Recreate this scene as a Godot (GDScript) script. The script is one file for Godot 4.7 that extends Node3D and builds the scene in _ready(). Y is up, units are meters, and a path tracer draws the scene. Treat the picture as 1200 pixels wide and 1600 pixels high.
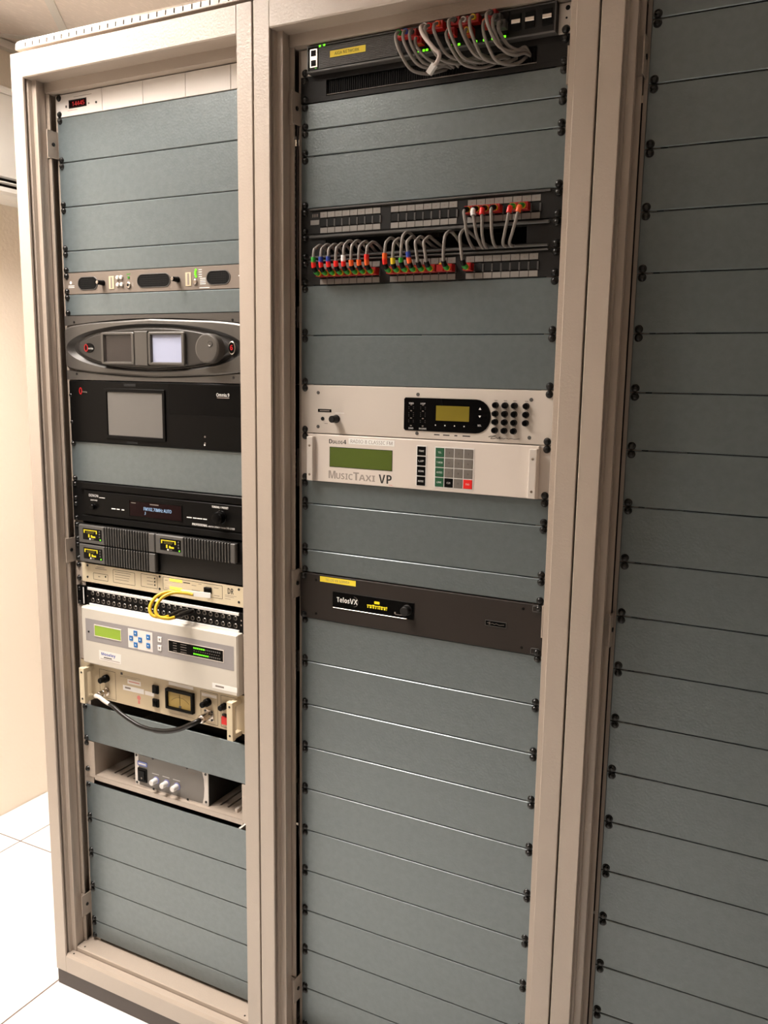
extends Node3D
# Three 19-inch equipment racks in a broadcast machine room.
const UH := 0.04445            # one rack unit
const Y0 := 1.884              # height of the seam with index 0
const CEIL := 2.43
const CELL := 0.1             # louvre cell and blade height of the ceiling lights
const BLADE := 0.047
var hole_x := [0.0, -0.6, 0.0, 0.6]      # X of the left screw column of rack 1, 2, 3
var used := {}
var cache := {}
var M := {}
var cur: Node3D
var cur_h := 0.0
var font: SystemFont
var font_bold: SystemFont
var font_serif: SystemFont
var tex := {}

# ------------------------------------------------------------------ names and tags
func numbered(n: String) -> String:
	if not used.has(n):
		used[n] = 0
		return n
	used[n] += 1
	return "%s_%03d" % [n, used[n]]

func tag(o: Node, label: String, category: String, group := "") -> void:
	o.set_meta("label", label)
	o.set_meta("category", category)
	if group != "":
		o.set_meta("group", group)

func thing(called: String, label: String, category: String, at: Vector3, group := "") -> Node3D:
	var o := Node3D.new()
	o.name = numbered(called)
	add_child(o)
	o.position = at
	tag(o, label, category, group)
	return o

func struct_node(called: String, at := Vector3.ZERO) -> Node3D:
	var o := Node3D.new()
	o.name = called
	add_child(o)
	o.position = at
	o.set_meta("kind", "structure")
	return o

func part(called: String, mesh: Mesh, m: Material, parent: Node, at := Vector3.ZERO, label := "") -> MeshInstance3D:
	var o := MeshInstance3D.new()
	o.name = called
	o.mesh = mesh
	o.material_override = m
	o.position = at
	o.cast_shadow = GeometryInstance3D.SHADOW_CASTING_SETTING_ON
	parent.add_child(o, true)
	if label != "":
		o.set_meta("label", label)
	return o

# ------------------------------------------------------------------ mesh helpers
func rr(w: float, h: float, r := 0.0, n := 5) -> PackedVector2Array:
	var p := PackedVector2Array()
	if r <= 0.0:
		p.append_array([Vector2(w / 2, -h / 2), Vector2(w / 2, h / 2), Vector2(-w / 2, h / 2), Vector2(-w / 2, -h / 2)])
		return p
	r = minf(r, minf(w, h) / 2 - 0.000001)
	for c in 4:
		var cx: float = (w / 2 - r) * [1, -1, -1, 1][c]
		var cy: float = (h / 2 - r) * [1, 1, -1, -1][c]
		for i in n + 1:
			var a: float = PI / 2 * (c + float(i) / n)
			p.append(Vector2(cx + r * cos(a), cy + r * sin(a)))
	return p

func el(rx: float, ry: float, n := 24) -> PackedVector2Array:
	var p := PackedVector2Array()
	for i in n:
		var a := TAU * i / n
		p.append(Vector2(rx * cos(a), ry * sin(a)))
	return p

func loop3(o: PackedVector2Array, z: float) -> PackedVector3Array:
	var p := PackedVector3Array()
	for v in o:
		p.append(Vector3(v.x, v.y, z))
	return p

# skins a list of equal loops (counter-clockwise seen from +z, going outwards to inwards / back to front)
func loft(loops: Array, cap_end := true, smooth := false, cap_start := false, closed_loops := false) -> ArrayMesh:
	var st := SurfaceTool.new()
	st.begin(Mesh.PRIMITIVE_TRIANGLES)
	var n: int = loops[0].size()
	var bands := loops.size() - 1
	if closed_loops:
		bands += 1
	for b in bands:
		st.set_smooth_group(b + 1 if smooth else -1)
		if smooth and closed_loops:
			st.set_smooth_group(1)
		var A: PackedVector3Array = loops[b]
		var B: PackedVector3Array = loops[(b + 1) % loops.size()]
		for i in n:
			var j := (i + 1) % n
			for v in [A[i], B[j], A[j], A[i], B[i], B[j]]:
				st.add_vertex(v)
	for e in 2:
		if (e == 0 and cap_end) or (e == 1 and cap_start):
			st.set_smooth_group(-1)
			var L: PackedVector3Array = loops[-1] if e == 0 else loops[0]
			var c := Vector3.ZERO
			for v in L:
				c += v / n
			for i in n:
				var j := (i + 1) % n
				for v in ([c, L[j], L[i]] if e == 0 else [c, L[i], L[j]]):
					st.add_vertex(v)
	st.generate_normals()
	return st.commit()

func keyed(k: String, make: Callable) -> Mesh:
	if not cache.has(k):
		cache[k] = make.call()
	return cache[k]

# rounded / chamfered slab, centred on x and y, from z = 0 to z = d (all in mm)
func slab(w: float, h: float, d: float, r := 0.0, c := 0.4) -> Mesh:
	return keyed("slab %.2f %.2f %.2f %.2f %.2f" % [w, h, d, r, c], func():
		var a := rr(w * .001, h * .001, r * .001)
		var b := rr((w - 2 * c) * .001, (h - 2 * c) * .001, maxf(r - c, 0.01 if r > 0 else 0.0) * .001)
		return loft([loop3(a, 0.0), loop3(a, (d - c) * .001), loop3(b, d * .001)], true, false, true))

# frame with a window, same centre
func frame(w: float, h: float, iw: float, ih: float, d: float, r := 0.0, ir := 0.0, c := 0.4, slope := 0.0) -> Mesh:
	return keyed("frame %.2f %.2f %.2f %.2f %.2f %.2f %.2f %.2f %.2f" % [w, h, iw, ih, d, r, ir, c, slope], func():
		if r <= 0.0 and ir > 0.0: r = 0.02
		if ir <= 0.0 and r > 0.0: ir = 0.02
		var a := rr(w * .001, h * .001, r * .001)
		var b := rr((w - 2 * c) * .001, (h - 2 * c) * .001, maxf(r - c, 0.01 if r > 0 else 0.0) * .001)
		var e := rr(iw * .001, ih * .001, ir * .001)
		var f := rr((iw - 2 * slope) * .001, (ih - 2 * slope) * .001, maxf(ir - slope, 0.01 if r > 0 else 0.0) * .001)
		return loft([loop3(a, 0.0), loop3(a, (d - c) * .001), loop3(b, d * .001), loop3(e, d * .001), loop3(f, 0.0)], false))

# turned body along z: profile of (radius, z) in mm, from back to front
func turned(prof: Array, n := 20) -> Mesh:
	return keyed("turned %s %d" % [str(prof), n], func():
		var loops := []
		for p in prof:
			loops.append(loop3(el(p[0] * .001, p[0] * .001, n), p[1] * .001))
		return loft(loops, true, true, true))

func knob_mesh(r: float, d: float) -> Mesh:
	return turned([[r, 0.0], [r, d * .15], [r * .93, d * .2], [r * .86, d * .9], [r * .76, d]], 20)

# prism of any polygon; axis z: (x, y), axis y: (x, z) swept up, axis x: (z, y) swept right   (mm)
func extrude(poly: Array, from: float, to: float, axis := "z") -> Mesh:
	var p := PackedVector2Array()
	for v in poly:
		var q: Vector2 = Vector2(v[0], v[1]) * .001
		p.append(q if axis == "z" else Vector2(q.y, q.x))
	if Geometry2D.is_polygon_clockwise(p):
		p.reverse()
	var put := func(q: Vector2, w: float) -> Vector3:
		if axis == "z": return Vector3(q.x, q.y, w)
		if axis == "y": return Vector3(q.y, w, q.x)
		return Vector3(w, q.x, q.y)
	var st := SurfaceTool.new()
	st.begin(Mesh.PRIMITIVE_TRIANGLES)
	st.set_smooth_group(-1)
	var n := p.size()
	var a := from * .001
	var b := to * .001
	for i in n:
		var j := (i + 1) % n
		for v in [put.call(p[i], a), put.call(p[j], b), put.call(p[j], a), put.call(p[i], a), put.call(p[i], b), put.call(p[j], b)]:
			st.add_vertex(v)
	var t := Geometry2D.triangulate_polygon(p)
	for i in range(0, t.size(), 3):
		var q := [p[t[i]], p[t[i + 1]], p[t[i + 2]]]
		if (q[1] - q[0]).cross(q[2] - q[0]) < 0:
			q.reverse()
		for k in [0, 2, 1]: st.add_vertex(put.call(q[k], b))
		for k in [0, 1, 2]: st.add_vertex(put.call(q[k], a))
	st.generate_normals()
	return st.commit()

# plain chamfered block from corner a to corner b (metres)
func block(size: Vector3, c := 0.0) -> Mesh:
	return keyed("block %s %f" % [str(size), c], func():
		var w := size.x; var h := size.y; var d := size.z
		var a := rr(w, h); var b := rr(w - 2 * c, h - 2 * c)
		if c <= 0.0:
			return loft([loop3(a, -d / 2), loop3(a, d / 2)], true, false, true)
		return loft([loop3(b, -d / 2), loop3(a, -d / 2 + c), loop3(a, d / 2 - c), loop3(b, d / 2)], true, false, true))

func box_ab(called: String, a: Vector3, b: Vector3, m: Material, parent: Node, c := 0.0, label := "") -> MeshInstance3D:
	return part(called, block((b - a).abs(), c), m, parent, (a + b) / 2, label)

func join(list: Array) -> Mesh:      # list of [mesh, Transform3D or Vector3]
	var st := SurfaceTool.new()
	st.begin(Mesh.PRIMITIVE_TRIANGLES)
	for e in list:
		st.append_from(e[0], 0, e[1] if e[1] is Transform3D else Transform3D(Basis(), e[1]))
	return st.commit()

func smooth_path(pts: Array, step := 0.004) -> PackedVector3Array:
	var c := Curve3D.new()
	c.bake_interval = step
	for i in pts.size():
		var prev: Vector3 = pts[maxi(i - 1, 0)]
		var nxt: Vector3 = pts[mini(i + 1, pts.size() - 1)]
		var t: Vector3 = (nxt - prev) / 6.0
		c.add_point(pts[i], -t, t)
	return c.get_baked_points()

func tube(path: PackedVector3Array, r: float, n := 9, closed_ends := true) -> Mesh:
	var loops := []
	var up := Vector3(0.13, 0.37, 0.92)
	var side := Vector3.ZERO
	for i in path.size():
		var t: Vector3 = (path[mini(i + 1, path.size() - 1)] - path[maxi(i - 1, 0)]).normalized()
		if i == 0:
			side = t.cross(up).normalized()
		else:
			side = (side - t * side.dot(t)).normalized()
		var other := t.cross(side)
		var l := PackedVector3Array()
		for k in n:
			var a := TAU * k / n
			l.append(path[i] + (side * cos(a) + other * sin(a)) * r)
		loops.append(l)
	var st := SurfaceTool.new()
	st.begin(Mesh.PRIMITIVE_TRIANGLES)
	for b in loops.size() - 1:
		st.set_smooth_group(1)
		for i in n:
			var j := (i + 1) % n
			for v in [loops[b][i], loops[b + 1][j], loops[b][j], loops[b][i], loops[b + 1][i], loops[b + 1][j]]:
				st.add_vertex(v)
	if closed_ends:
		st.set_smooth_group(-1)
		for e in 2:
			var L: PackedVector3Array = loops[0 if e == 0 else -1]
			var c: Vector3 = path[0 if e == 0 else path.size() - 1]
			for i in n:
				var j := (i + 1) % n
				for v in ([c, L[i], L[j]] if e == 0 else [c, L[j], L[i]]):
					st.add_vertex(v)
	st.generate_normals()
	return st.commit()

func cut_path(path: PackedVector3Array, a: float, b: float) -> PackedVector3Array:   # stretch of a path between two lengths
	var out := PackedVector3Array()
	var l := 0.0
	for i in path.size():
		if i > 0:
			l += path[i].distance_to(path[i - 1])
		if l >= a - 0.0021 and l <= b + 0.0021:
			out.append(path[i])
	return out

# ------------------------------------------------------------------ rack-unit helpers (mm from the top left corner of the panel)
func P(x: float, y: float, z := 0.0) -> Vector3:
	return Vector3((x - 241.3) * .001, (cur_h - y) * .001, z * .001)

func unit(called: String, label: String, category: String, rack: int, k: float, h: float, group := "") -> Node3D:
	cur_h = h * 44.45
	cur = thing(called, label, category, Vector3(hole_x[rack] - 0.00875 + 0.2413, Y0 - (k + h) * UH, 0), group)
	return cur

func sl(called: String, x0: float, y0: float, x1: float, y1: float, z0: float, z1: float, m: Material, r := 0.0, c := 0.4, parent: Node = null) -> MeshInstance3D:
	return part(called, slab(x1 - x0, y1 - y0, z1 - z0, r, c), m, parent if parent else cur, P((x0 + x1) / 2, (y0 + y1) / 2, z0))

func fr(called: String, x0: float, y0: float, x1: float, y1: float, t: float, z0: float, z1: float, m: Material, r := 0.0, ir := 0.0, c := 0.2, slope := 0.0) -> MeshInstance3D:
	return part(called, frame(x1 - x0, y1 - y0, x1 - x0 - 2 * t, y1 - y0 - 2 * t, z1 - z0, r, ir, c, slope), m, cur, P((x0 + x1) / 2, (y0 + y1) / 2, z0))

func kn(called: String, x: float, y: float, r: float, d: float, m: Material, z0 := 0.0) -> MeshInstance3D:
	return part(called, knob_mesh(r, d), m, cur, P(x, y, z0))

func dot(called: String, x: float, y: float, r: float, z0: float, z1: float, m: Material) -> MeshInstance3D:
	return part(called, turned([[r, 0.0], [r, (z1 - z0) * .7], [r * .8, z1 - z0]], 14), m, cur, P(x, y, z0))

func txt(s: String, x: float, y: float, w: float, h: float, m: Material, z := 0.0, f: Font = null, called := "lettering") -> MeshInstance3D:
	var tm: TextMesh = keyed("text " + s + str(f), func():
		var t := TextMesh.new()
		t.text = s
		t.font = f if f else font
		t.font_size = 32
		t.pixel_size = 0.001
		t.curve_step = 2.0
		t.depth = 0.004
		t.horizontal_alignment = HORIZONTAL_ALIGNMENT_CENTER
		t.vertical_alignment = VERTICAL_ALIGNMENT_CENTER
		return t)
	var bb := tm.get_aabb()
	var o := part(called, tm, m, cur, Vector3.ZERO)
	var sx := w * .001 / maxf(bb.size.x, 1e-5)
	var sy := h * .001 / maxf(bb.size.y, 1e-5)
	o.scale = Vector3(sx, sy, 0.03)
	var c := bb.get_center()
	o.position = P(x + w / 2, y + h / 2, z) - Vector3(c.x * sx, c.y * sy, 0)
	return o

func screws(ks: Array, two := true, x0 := 8.75, x1 := 473.85) -> void:
	for y in ks:
		part("screw", M.screw_mesh, M.screw, cur, P(x0, y, 0))
		if two:
			part("screw", M.screw_mesh, M.screw, cur, P(x1, y, 0))

func chassis(x0: float, x1: float, y0: float, y1: float, depth := 320.0) -> void:
	part("chassis", slab(x1 - x0, y1 - y0, depth, 0, 1), M.dark_steel, cur, P((x0 + x1) / 2, (y0 + y1) / 2, -3.2 - depth))

# ------------------------------------------------------------------ materials
func noise_tex(key: String, freq: float, normal: bool, strength := 4.0, octaves := 3, ramp: Array = [], size := 512, typ := FastNoiseLite.TYPE_SIMPLEX_SMOOTH) -> NoiseTexture2D:
	if tex.has(key):
		return tex[key]
	var n := FastNoiseLite.new()
	n.seed = 7 + tex.size()
	n.noise_type = typ
	n.frequency = freq
	n.fractal_octaves = octaves
	var t := NoiseTexture2D.new()
	t.width = size
	t.height = size
	t.seamless = true
	t.noise = n
	t.as_normal_map = normal
	t.bump_strength = strength
	if ramp.size() > 0:
		var g := Gradient.new()
		g.offsets = PackedFloat32Array(ramp[0])
		g.colors = PackedColorArray(ramp[1])
		t.color_ramp = g
	tex[key] = t
	return t

func mat(key: String, c: Color, rough: float, metal := 0.0, spec := 0.5) -> StandardMaterial3D:
	var m := StandardMaterial3D.new()
	m.resource_name = key
	m.albedo_color = c
	m.roughness = rough
	m.metallic = metal
	m.metallic_specular = spec
	M[key] = m
	return m

func glow(key: String, c: Color, e: float) -> StandardMaterial3D:
	var m := mat(key, Color(c.r * .3, c.g * .3, c.b * .3), 0.4)
	m.emission_enabled = true
	m.emission = c
	m.emission_energy_multiplier = e
	return m

func grain(m: StandardMaterial3D, normal_key: String, freq: float, scale: float, strength: float, world := true) -> void:
	m.normal_enabled = true
	m.normal_texture = noise_tex(normal_key, freq, true)
	m.normal_scale = strength
	m.uv1_triplanar = true
	m.uv1_world_triplanar = world
	m.uv1_scale = Vector3.ONE * scale

func make_materials() -> void:
	font = SystemFont.new(); font.font_names = PackedStringArray(["Droid Sans"])
	font_bold = SystemFont.new(); font_bold.font_names = PackedStringArray(["Droid Sans"]); font_bold.font_weight = 700
	font_serif = SystemFont.new(); font_serif.font_names = PackedStringArray(["Droid Serif"]); font_serif.font_italic = true
	var m := mat("panel_blue", Color(0.412, 0.452, 0.464), 0.33, 0.42, 0.8)
	grain(m, "orange_peel", 0.035, 9.0, 0.14)
	m.albedo_texture = noise_tex("panel_tone", 0.012, false, 1, 4, [[0.0, 0.5, 1.0], [Color(.93, .94, .94), Color(.97, .97, .97), Color(1, 1, 1)]])
	m = mat("frame_beige", Color(0.675, 0.622, 0.572), 0.36, 0.0, 0.85)
	grain(m, "orange_peel", 0.035, 9.0, 0.2)
	m = mat("rail_beige", Color(0.66, 0.61, 0.565), 0.45)
	mat("plinth", Color(0.30, 0.265, 0.25), 0.6)
	mat("dark_steel", Color(0.115, 0.11, 0.105), 0.55)
	mat("screw", Color(0.045, 0.043, 0.043), 0.28)
	mat("black", Color(0.045, 0.042, 0.041), 0.32, 0.0, 0.22)
	mat("black_matte", Color(0.05, 0.047, 0.046), 0.55, 0.0, 0.22)
	mat("black_gloss", Color(0.035, 0.034, 0.035), 0.14, 0.0, 0.22)
	mat("hole", Color(0.03, 0.028, 0.028), 0.9)
	mat("charcoal", Color(0.29, 0.282, 0.275), 0.42)
	mat("charcoal_dark", Color(0.125, 0.12, 0.117), 0.5, 0.0, 0.3)
	mat("graphite", Color(0.31, 0.295, 0.28), 0.36, 0.25)
	mat("graphite_dark", Color(0.20, 0.19, 0.182), 0.34, 0.25)
	mat("taupe", Color(0.435, 0.392, 0.355), 0.5)
	mat("white_panel", Color(0.86, 0.835, 0.815), 0.45)
	mat("cream", Color(0.80, 0.745, 0.635), 0.45)
	mat("cream_dark", Color(0.72, 0.655, 0.545), 0.45)
	mat("cabinet_grey", Color(0.765, 0.74, 0.70), 0.45)
	mat("panel_print_grey", Color(0.56, 0.54, 0.54), 0.5)
	m = mat("brushed", Color(0.78, 0.745, 0.71), 0.40, 0.15)
	m.normal_enabled = true
	m.normal_texture = noise_tex("brush", 0.04, true)
	m.normal_scale = 0.12
	m.uv1_triplanar = true
	m.uv1_world_triplanar = true
	m.uv1_scale = Vector3(1.5, 60, 60)
	mat("alu_pale", Color(0.82, 0.78, 0.745), 0.42, 0.1)
	mat("alu_light", Color(0.84, 0.81, 0.78), 0.35, 0.3)
	mat("nickel", Color(0.78, 0.75, 0.72), 0.22, 1.0)
	mat("jack_metal", Color(0.50, 0.48, 0.46), 0.3, 1.0)
	mat("overlay_grey", Color(0.45, 0.435, 0.42), 0.5)
	mat("white", Color(0.86, 0.85, 0.84), 0.5)
	mat("white_paper", Color(0.88, 0.875, 0.86), 0.7)
	mat("print_dark", Color(0.12, 0.11, 0.10), 0.7)
	mat("print_grey", Color(0.48, 0.44, 0.41), 0.7)
	mat("print_white", Color(0.88, 0.87, 0.86), 0.6)
	mat("print_pink", Color(0.78, 0.45, 0.42), 0.7)
	mat("yellow_label", Color(0.95, 0.85, 0.22), 0.55)
	mat("yellow_cord", Color(0.80, 0.645, 0.13), 0.42)
	mat("grey_cord", Color(0.50, 0.475, 0.455), 0.45)
	mat("white_cord", Color(0.74, 0.69, 0.67), 0.45)
	mat("black_cord", Color(0.065, 0.055, 0.052), 0.34, 0.0, 0.4)
	mat("red", Color(0.62, 0.07, 0.055), 0.4)
	mat("red_bright", Color(0.84, 0.10, 0.08), 0.4)
	mat("orange", Color(0.88, 0.35, 0.10), 0.4)
	mat("blue", Color(0.12, 0.22, 0.55), 0.4)
	mat("green", Color(0.14, 0.55, 0.16), 0.4)
	mat("dark_green", Color(0.05, 0.30, 0.18), 0.5)
	mat("yellow", Color(0.85, 0.72, 0.12), 0.4)
	mat("key_blue", Color(0.10, 0.40, 0.66), 0.4)
	mat("key_grey", Color(0.40, 0.375, 0.35), 0.55)
	mat("logo_blue", Color(0.10, 0.28, 0.62), 0.5)
	mat("lcd_olive", Color(0.30, 0.36, 0.13), 0.25)
	mat("lcd_mustard", Color(0.46, 0.41, 0.13), 0.25)
	mat("screen_grey", Color(0.37, 0.36, 0.35), 0.16)
	mat("screen_pale", Color(0.60, 0.62, 0.71), 0.2)
	mat("screen_dark", Color(0.17, 0.15, 0.145), 0.15)
	mat("meter_face", Color(0.63, 0.53, 0.28), 0.4)
	mat("wall_paint", Color(0.93, 0.885, 0.825), 0.75)
	grain(M.wall_paint, "plaster", 0.03, 4.0, 0.25)
	mat("brown_board", Color(0.36, 0.305, 0.275), 0.6)
	m = mat("ceiling_tile", Color(0.96, 0.92, 0.89), 0.85)
	m.albedo_texture = noise_tex("fissure", 0.02, false, 1, 4, [[0.0, 0.62, 0.7, 1.0], [Color(.97, .97, .97), Color(.97, .97, .97), Color(1, 1, 1), Color(1, 1, 1)]])
	m.uv1_triplanar = true
	m.uv1_scale = Vector3(8, 8, 2)
	mat("tee_white", Color(0.90, 0.89, 0.87), 0.5)
	mat("tile_white", Color(0.94, 0.935, 0.925), 0.18)
	mat("louvre", Color(0.62, 0.61, 0.60), 0.4, 0.3)
	mat("grout", Color(0.42, 0.33, 0.30), 0.85)
	mat("ac_white", Color(0.88, 0.88, 0.87), 0.4)
	glow("led_green", Color(0.45, 1.0, 0.10), 1.6)
	glow("led_green_dim", Color(0.30, 0.75, 0.15), 0.5)
	glow("led_yellow", Color(1.0, 0.87, 0.08), 1.0)
	glow("led_yellow_dim", Color(0.55, 0.47, 0.05), 0.5)
	glow("led_red", Color(1.0, 0.05, 0.10), 0.55)
	glow("led_blue_white", Color(0.72, 0.86, 1.0), 1.0)
	glow("lcd_lime", Color(0.50, 0.66, 0.12), 0.22)
	M.lcd_lime.albedo_color = Color(0.50, 0.60, 0.17)
	glow("amber", Color(1.0, 0.92, 0.35), 0.55)
	M.amber.albedo_color = Color(0.85, 0.80, 0.30)
	glow("tube_panel", Color(1.0, 0.93, 0.84), 4.0)
	var wine := mat("wine_glass", Color(0.09, 0.03, 0.038), 0.12, 0.0, 0.2)
	M.screw_mesh = turned([[6.4, 0.0], [6.4, 0.7], [5.6, 2.0], [4.9, 2.0], [4.6, 3.4], [3.4, 4.7], [1.6, 5.3]], 14)

# ------------------------------------------------------------------ camera, light, air
func make_camera_and_light() -> void:
	var cam := Camera3D.new()
	cam.name = "camera"
	cam.fov = 61.43472
	cam.near = 0.02
	cam.position = Vector3(0.873277, Y0 - 0.418421, 1.366086)
	cam.rotation = Vector3(-0.1616255, 0.4763677, 0.0149815)
	add_child(cam)
	cam.current = true
	var we := WorldEnvironment.new()
	we.name = "environment"
	var env := Environment.new()
	env.background_mode = Environment.BG_COLOR
	env.background_color = Color(0.02, 0.02, 0.02)
	env.ambient_light_source = Environment.AMBIENT_SOURCE_DISABLED
	env.tonemap_mode = Environment.TONE_MAPPER_LINEAR
	env.tonemap_exposure = 1.0
	env.sdfgi_enabled = true
	env.ssao_enabled = true
	env.ssil_enabled = true
	we.environment = env
	add_child(we)

var grid_u := Vector2(-0.611, -0.792)      # direction of the ceiling grid in plan (x, z)
var grid_v := Vector2(0.792, -0.611)

func ceiling_light(cu: float, cv: float, lu: float, lv: float, energy: float, label: String) -> void:
	var p := grid_u * cu + grid_v * cv
	var o := thing("ceiling_light", label, "light", Vector3(p.x, CEIL, p.y), "recessed fluorescent ceiling lights")
	o.basis = Basis(Vector3(grid_u.x, 0, grid_u.y), Vector3.UP, Vector3(grid_v.x, 0, grid_v.y)).orthonormalized()
	var wall := []
	for q in [[lu, 0.004, 0.0, lv / 2 - .002], [lu, 0.004, 0.0, -lv / 2 + .002], [0.004, lv - .008, lu / 2 - .002, 0.0], [0.004, lv - .008, -lu / 2 + .002, 0.0]]:
		wall.append([block(Vector3(q[0], 0.12, q[1])), Vector3(q[2], 0.06, q[3])])
	wall.append([block(Vector3(lu, 0.004, lv)), Vector3(0, 0.122, 0)])
	part("housing", join(wall), M.tee_white, o)
	box_ab("diffuser", Vector3(-lu / 2 + .02, 0.094, -lv / 2 + .02), Vector3(lu / 2 - .02, 0.102, lv / 2 - .02), M.tube_panel, o)
	# louvre of satin blades that hides the tubes from low angles
	for i in range(1, int(round(lu / CELL))):
		box_ab("louvre_blade", Vector3(-lu / 2 + i * CELL - .0012, 0.002, -lv / 2 + .004), Vector3(-lu / 2 + i * CELL + .0012, 0.002 + BLADE, lv / 2 - .004), M.louvre, o)
	for i in range(1, int(round(lv / CELL))):
		box_ab("louvre_blade", Vector3(-lu / 2 + .004, 0.0025, -lv / 2 + i * CELL - .0012), Vector3(lu / 2 - .004, 0.0015 + BLADE, -lv / 2 + i * CELL + .0012), M.louvre, o)
	var l := AreaLight3D.new()
	l.name = "lamp"
	l.area_size = Vector2(lu - .06, lv - .06)
	l.light_energy = energy
	l.light_color = Color(1.0, 0.965, 0.93)
	l.shadow_enabled = true
	l.set("area_range", 12.0)
	l.position = Vector3(0, 0.088, 0)
	l.rotation_degrees = Vector3(-90, 0, 0)
	o.add_child(l)

# ------------------------------------------------------------------ the room
const RX0 := -1.45
const RX1 := 4.2
const RZ0 := -1.25
const RZ1 := 5.2

func make_room() -> void:
	var t := 0.12
	for w in [["wall_left", Vector3(RX0 - t, -t, RZ0 - t), Vector3(RX0, CEIL + t, RZ1 + t)], ["wall_right", Vector3(RX1, -t, RZ0 - t), Vector3(RX1 + t, CEIL + t, RZ1 + t)],
			["wall_back", Vector3(RX0, -t, RZ0 - t), Vector3(RX1, CEIL + t, RZ0)], ["wall_front", Vector3(RX0, -t, RZ1), Vector3(RX1, CEIL + t, RZ1 + t)]]:
		var o := box_ab(w[0], w[1], w[2], M.wall_paint, self)
		o.set_meta("kind", "structure")
	# floor: mortar bed with 594 mm tiles
	var fl := struct_node("floor")
	box_ab("mortar_bed", Vector3(RX0, -0.12, RZ0), Vector3(RX1, -0.0025, RZ1), M.grout, fl)
	var pitch := 0.594
	for i in range(-1, 10):
		for j in range(-2, 10):
			var x0 := maxf(-1.267 + i * pitch, RX0) + 0.0022
			var x1 := minf(-1.267 + (i + 1) * pitch, RX1) - 0.0022
			var z0 := maxf(-0.335 + j * pitch, RZ0) + 0.0022
			var z1 := minf(-0.335 + (j + 1) * pitch, RZ1) - 0.0022
			if x1 - x0 < 0.02 or z1 - z0 < 0.02:
				continue
			var s := Vector3(snappedf(x1 - x0, .0005), snappedf(z1 - z0, .0005), 0.01)
			var o := part("tile", block(s, 0.0012), M.tile_white, fl, Vector3((x0 + x1) / 2, -0.005, (z0 + z1) / 2))
			o.rotation_degrees.x = -90
	# ceiling: lay-in tiles between white tees, turned against the walls
	var ce := struct_node("ceiling")
	box_ab("slab", Vector3(RX0, CEIL + 0.135, RZ0), Vector3(RX1, CEIL + 0.17, RZ1), M.brown_board, ce)
	var room := PackedVector2Array([Vector2(RX0, RZ0), Vector2(RX1, RZ0), Vector2(RX1, RZ1), Vector2(RX0, RZ1)])
	var g := 0.012
	var skip := [Rect2(-0.507, -1.196, 1.2, 0.6)]
	for i in range(-13, 6):
		for j in range(-10, 9):
			var u0 := 0.093 + i * 0.6
			var v0 := -0.596 + j * 0.6
			var mid := Vector2(u0 + .3, v0 + .3)
			var lit := false
			for r in skip:
				lit = lit or r.has_point(mid)
			var tee := [[u0 - g, v0 - g, u0 + .6 - g, v0 + g, "tee", 0.0], [u0 - g, v0 + g, u0 + g, v0 + .6 - g, "tee", 0.0]]
			if not lit:
				tee.append([u0 + g, v0 + g, u0 + .6 - g, v0 + .6 - g, "ceiling_tile", 0.004])
			for e in tee:
				if e[4] == "tee":
					var c := Vector2((e[0] + e[2]) / 2, (e[1] + e[3]) / 2)
					var inside := false
					for r in skip:
						inside = inside or r.grow(-0.02).has_point(c)
					if inside:
						continue
				var poly := PackedVector2Array()
				for q in [Vector2(e[0], e[1]), Vector2(e[2], e[1]), Vector2(e[2], e[3]), Vector2(e[0], e[3])]:
					poly.append(grid_u * q.x + grid_v * q.y)
				for piece in Geometry2D.intersect_polygons(poly, room):
					var a := []
					for q in piece:
						a.append([q.x * 1000, q.y * 1000])
					part(e[4], extrude(a, (CEIL + e[5]) * 1000, (CEIL + e[5] + 0.015) * 1000, "y"), M.tee_white if e[4] == "tee" else M.ceiling_tile, ce)
	# wall angle along the top of the left wall
	var tr := box_ab("trim_1", Vector3(RX0, CEIL - 0.022, RZ0), Vector3(RX0 + 0.025, CEIL, RZ1), M.tee_white, self)
	tr.set_meta("kind", "structure")

func make_air_conditioner() -> void:
	var o := thing("air_conditioner", "white wall-mounted air conditioner high on the left wall beside the rack", "air conditioner", Vector3(RX0, 1.94, -0.62))
	var half := 0.42
	var body := [[0, 20], [60, 2], [150, 0], [176, 6], [182, 14], [182, 26], [172, 27], [172, 37], [184, 38], [184, 41], [172, 42], [172, 52], [186, 54], [192, 100], [194, 200], [190, 268], [186, 268], [186, 276], [190, 277], [188, 290], [176, 300], [40, 304], [0, 304]]
	var q := []
	for v in body:
		q.append([v[0], v[1]])
	part("body", extrude(q, -half * 1000, half * 1000, "z"), M.ac_white, o)
	for y in [0.0315, 0.047]:
		box_ab("louvre", Vector3(0.166, y - .004, -half + .01), Vector3(0.1725, y + .004, half - .03), M.black_matte, o)

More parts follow.
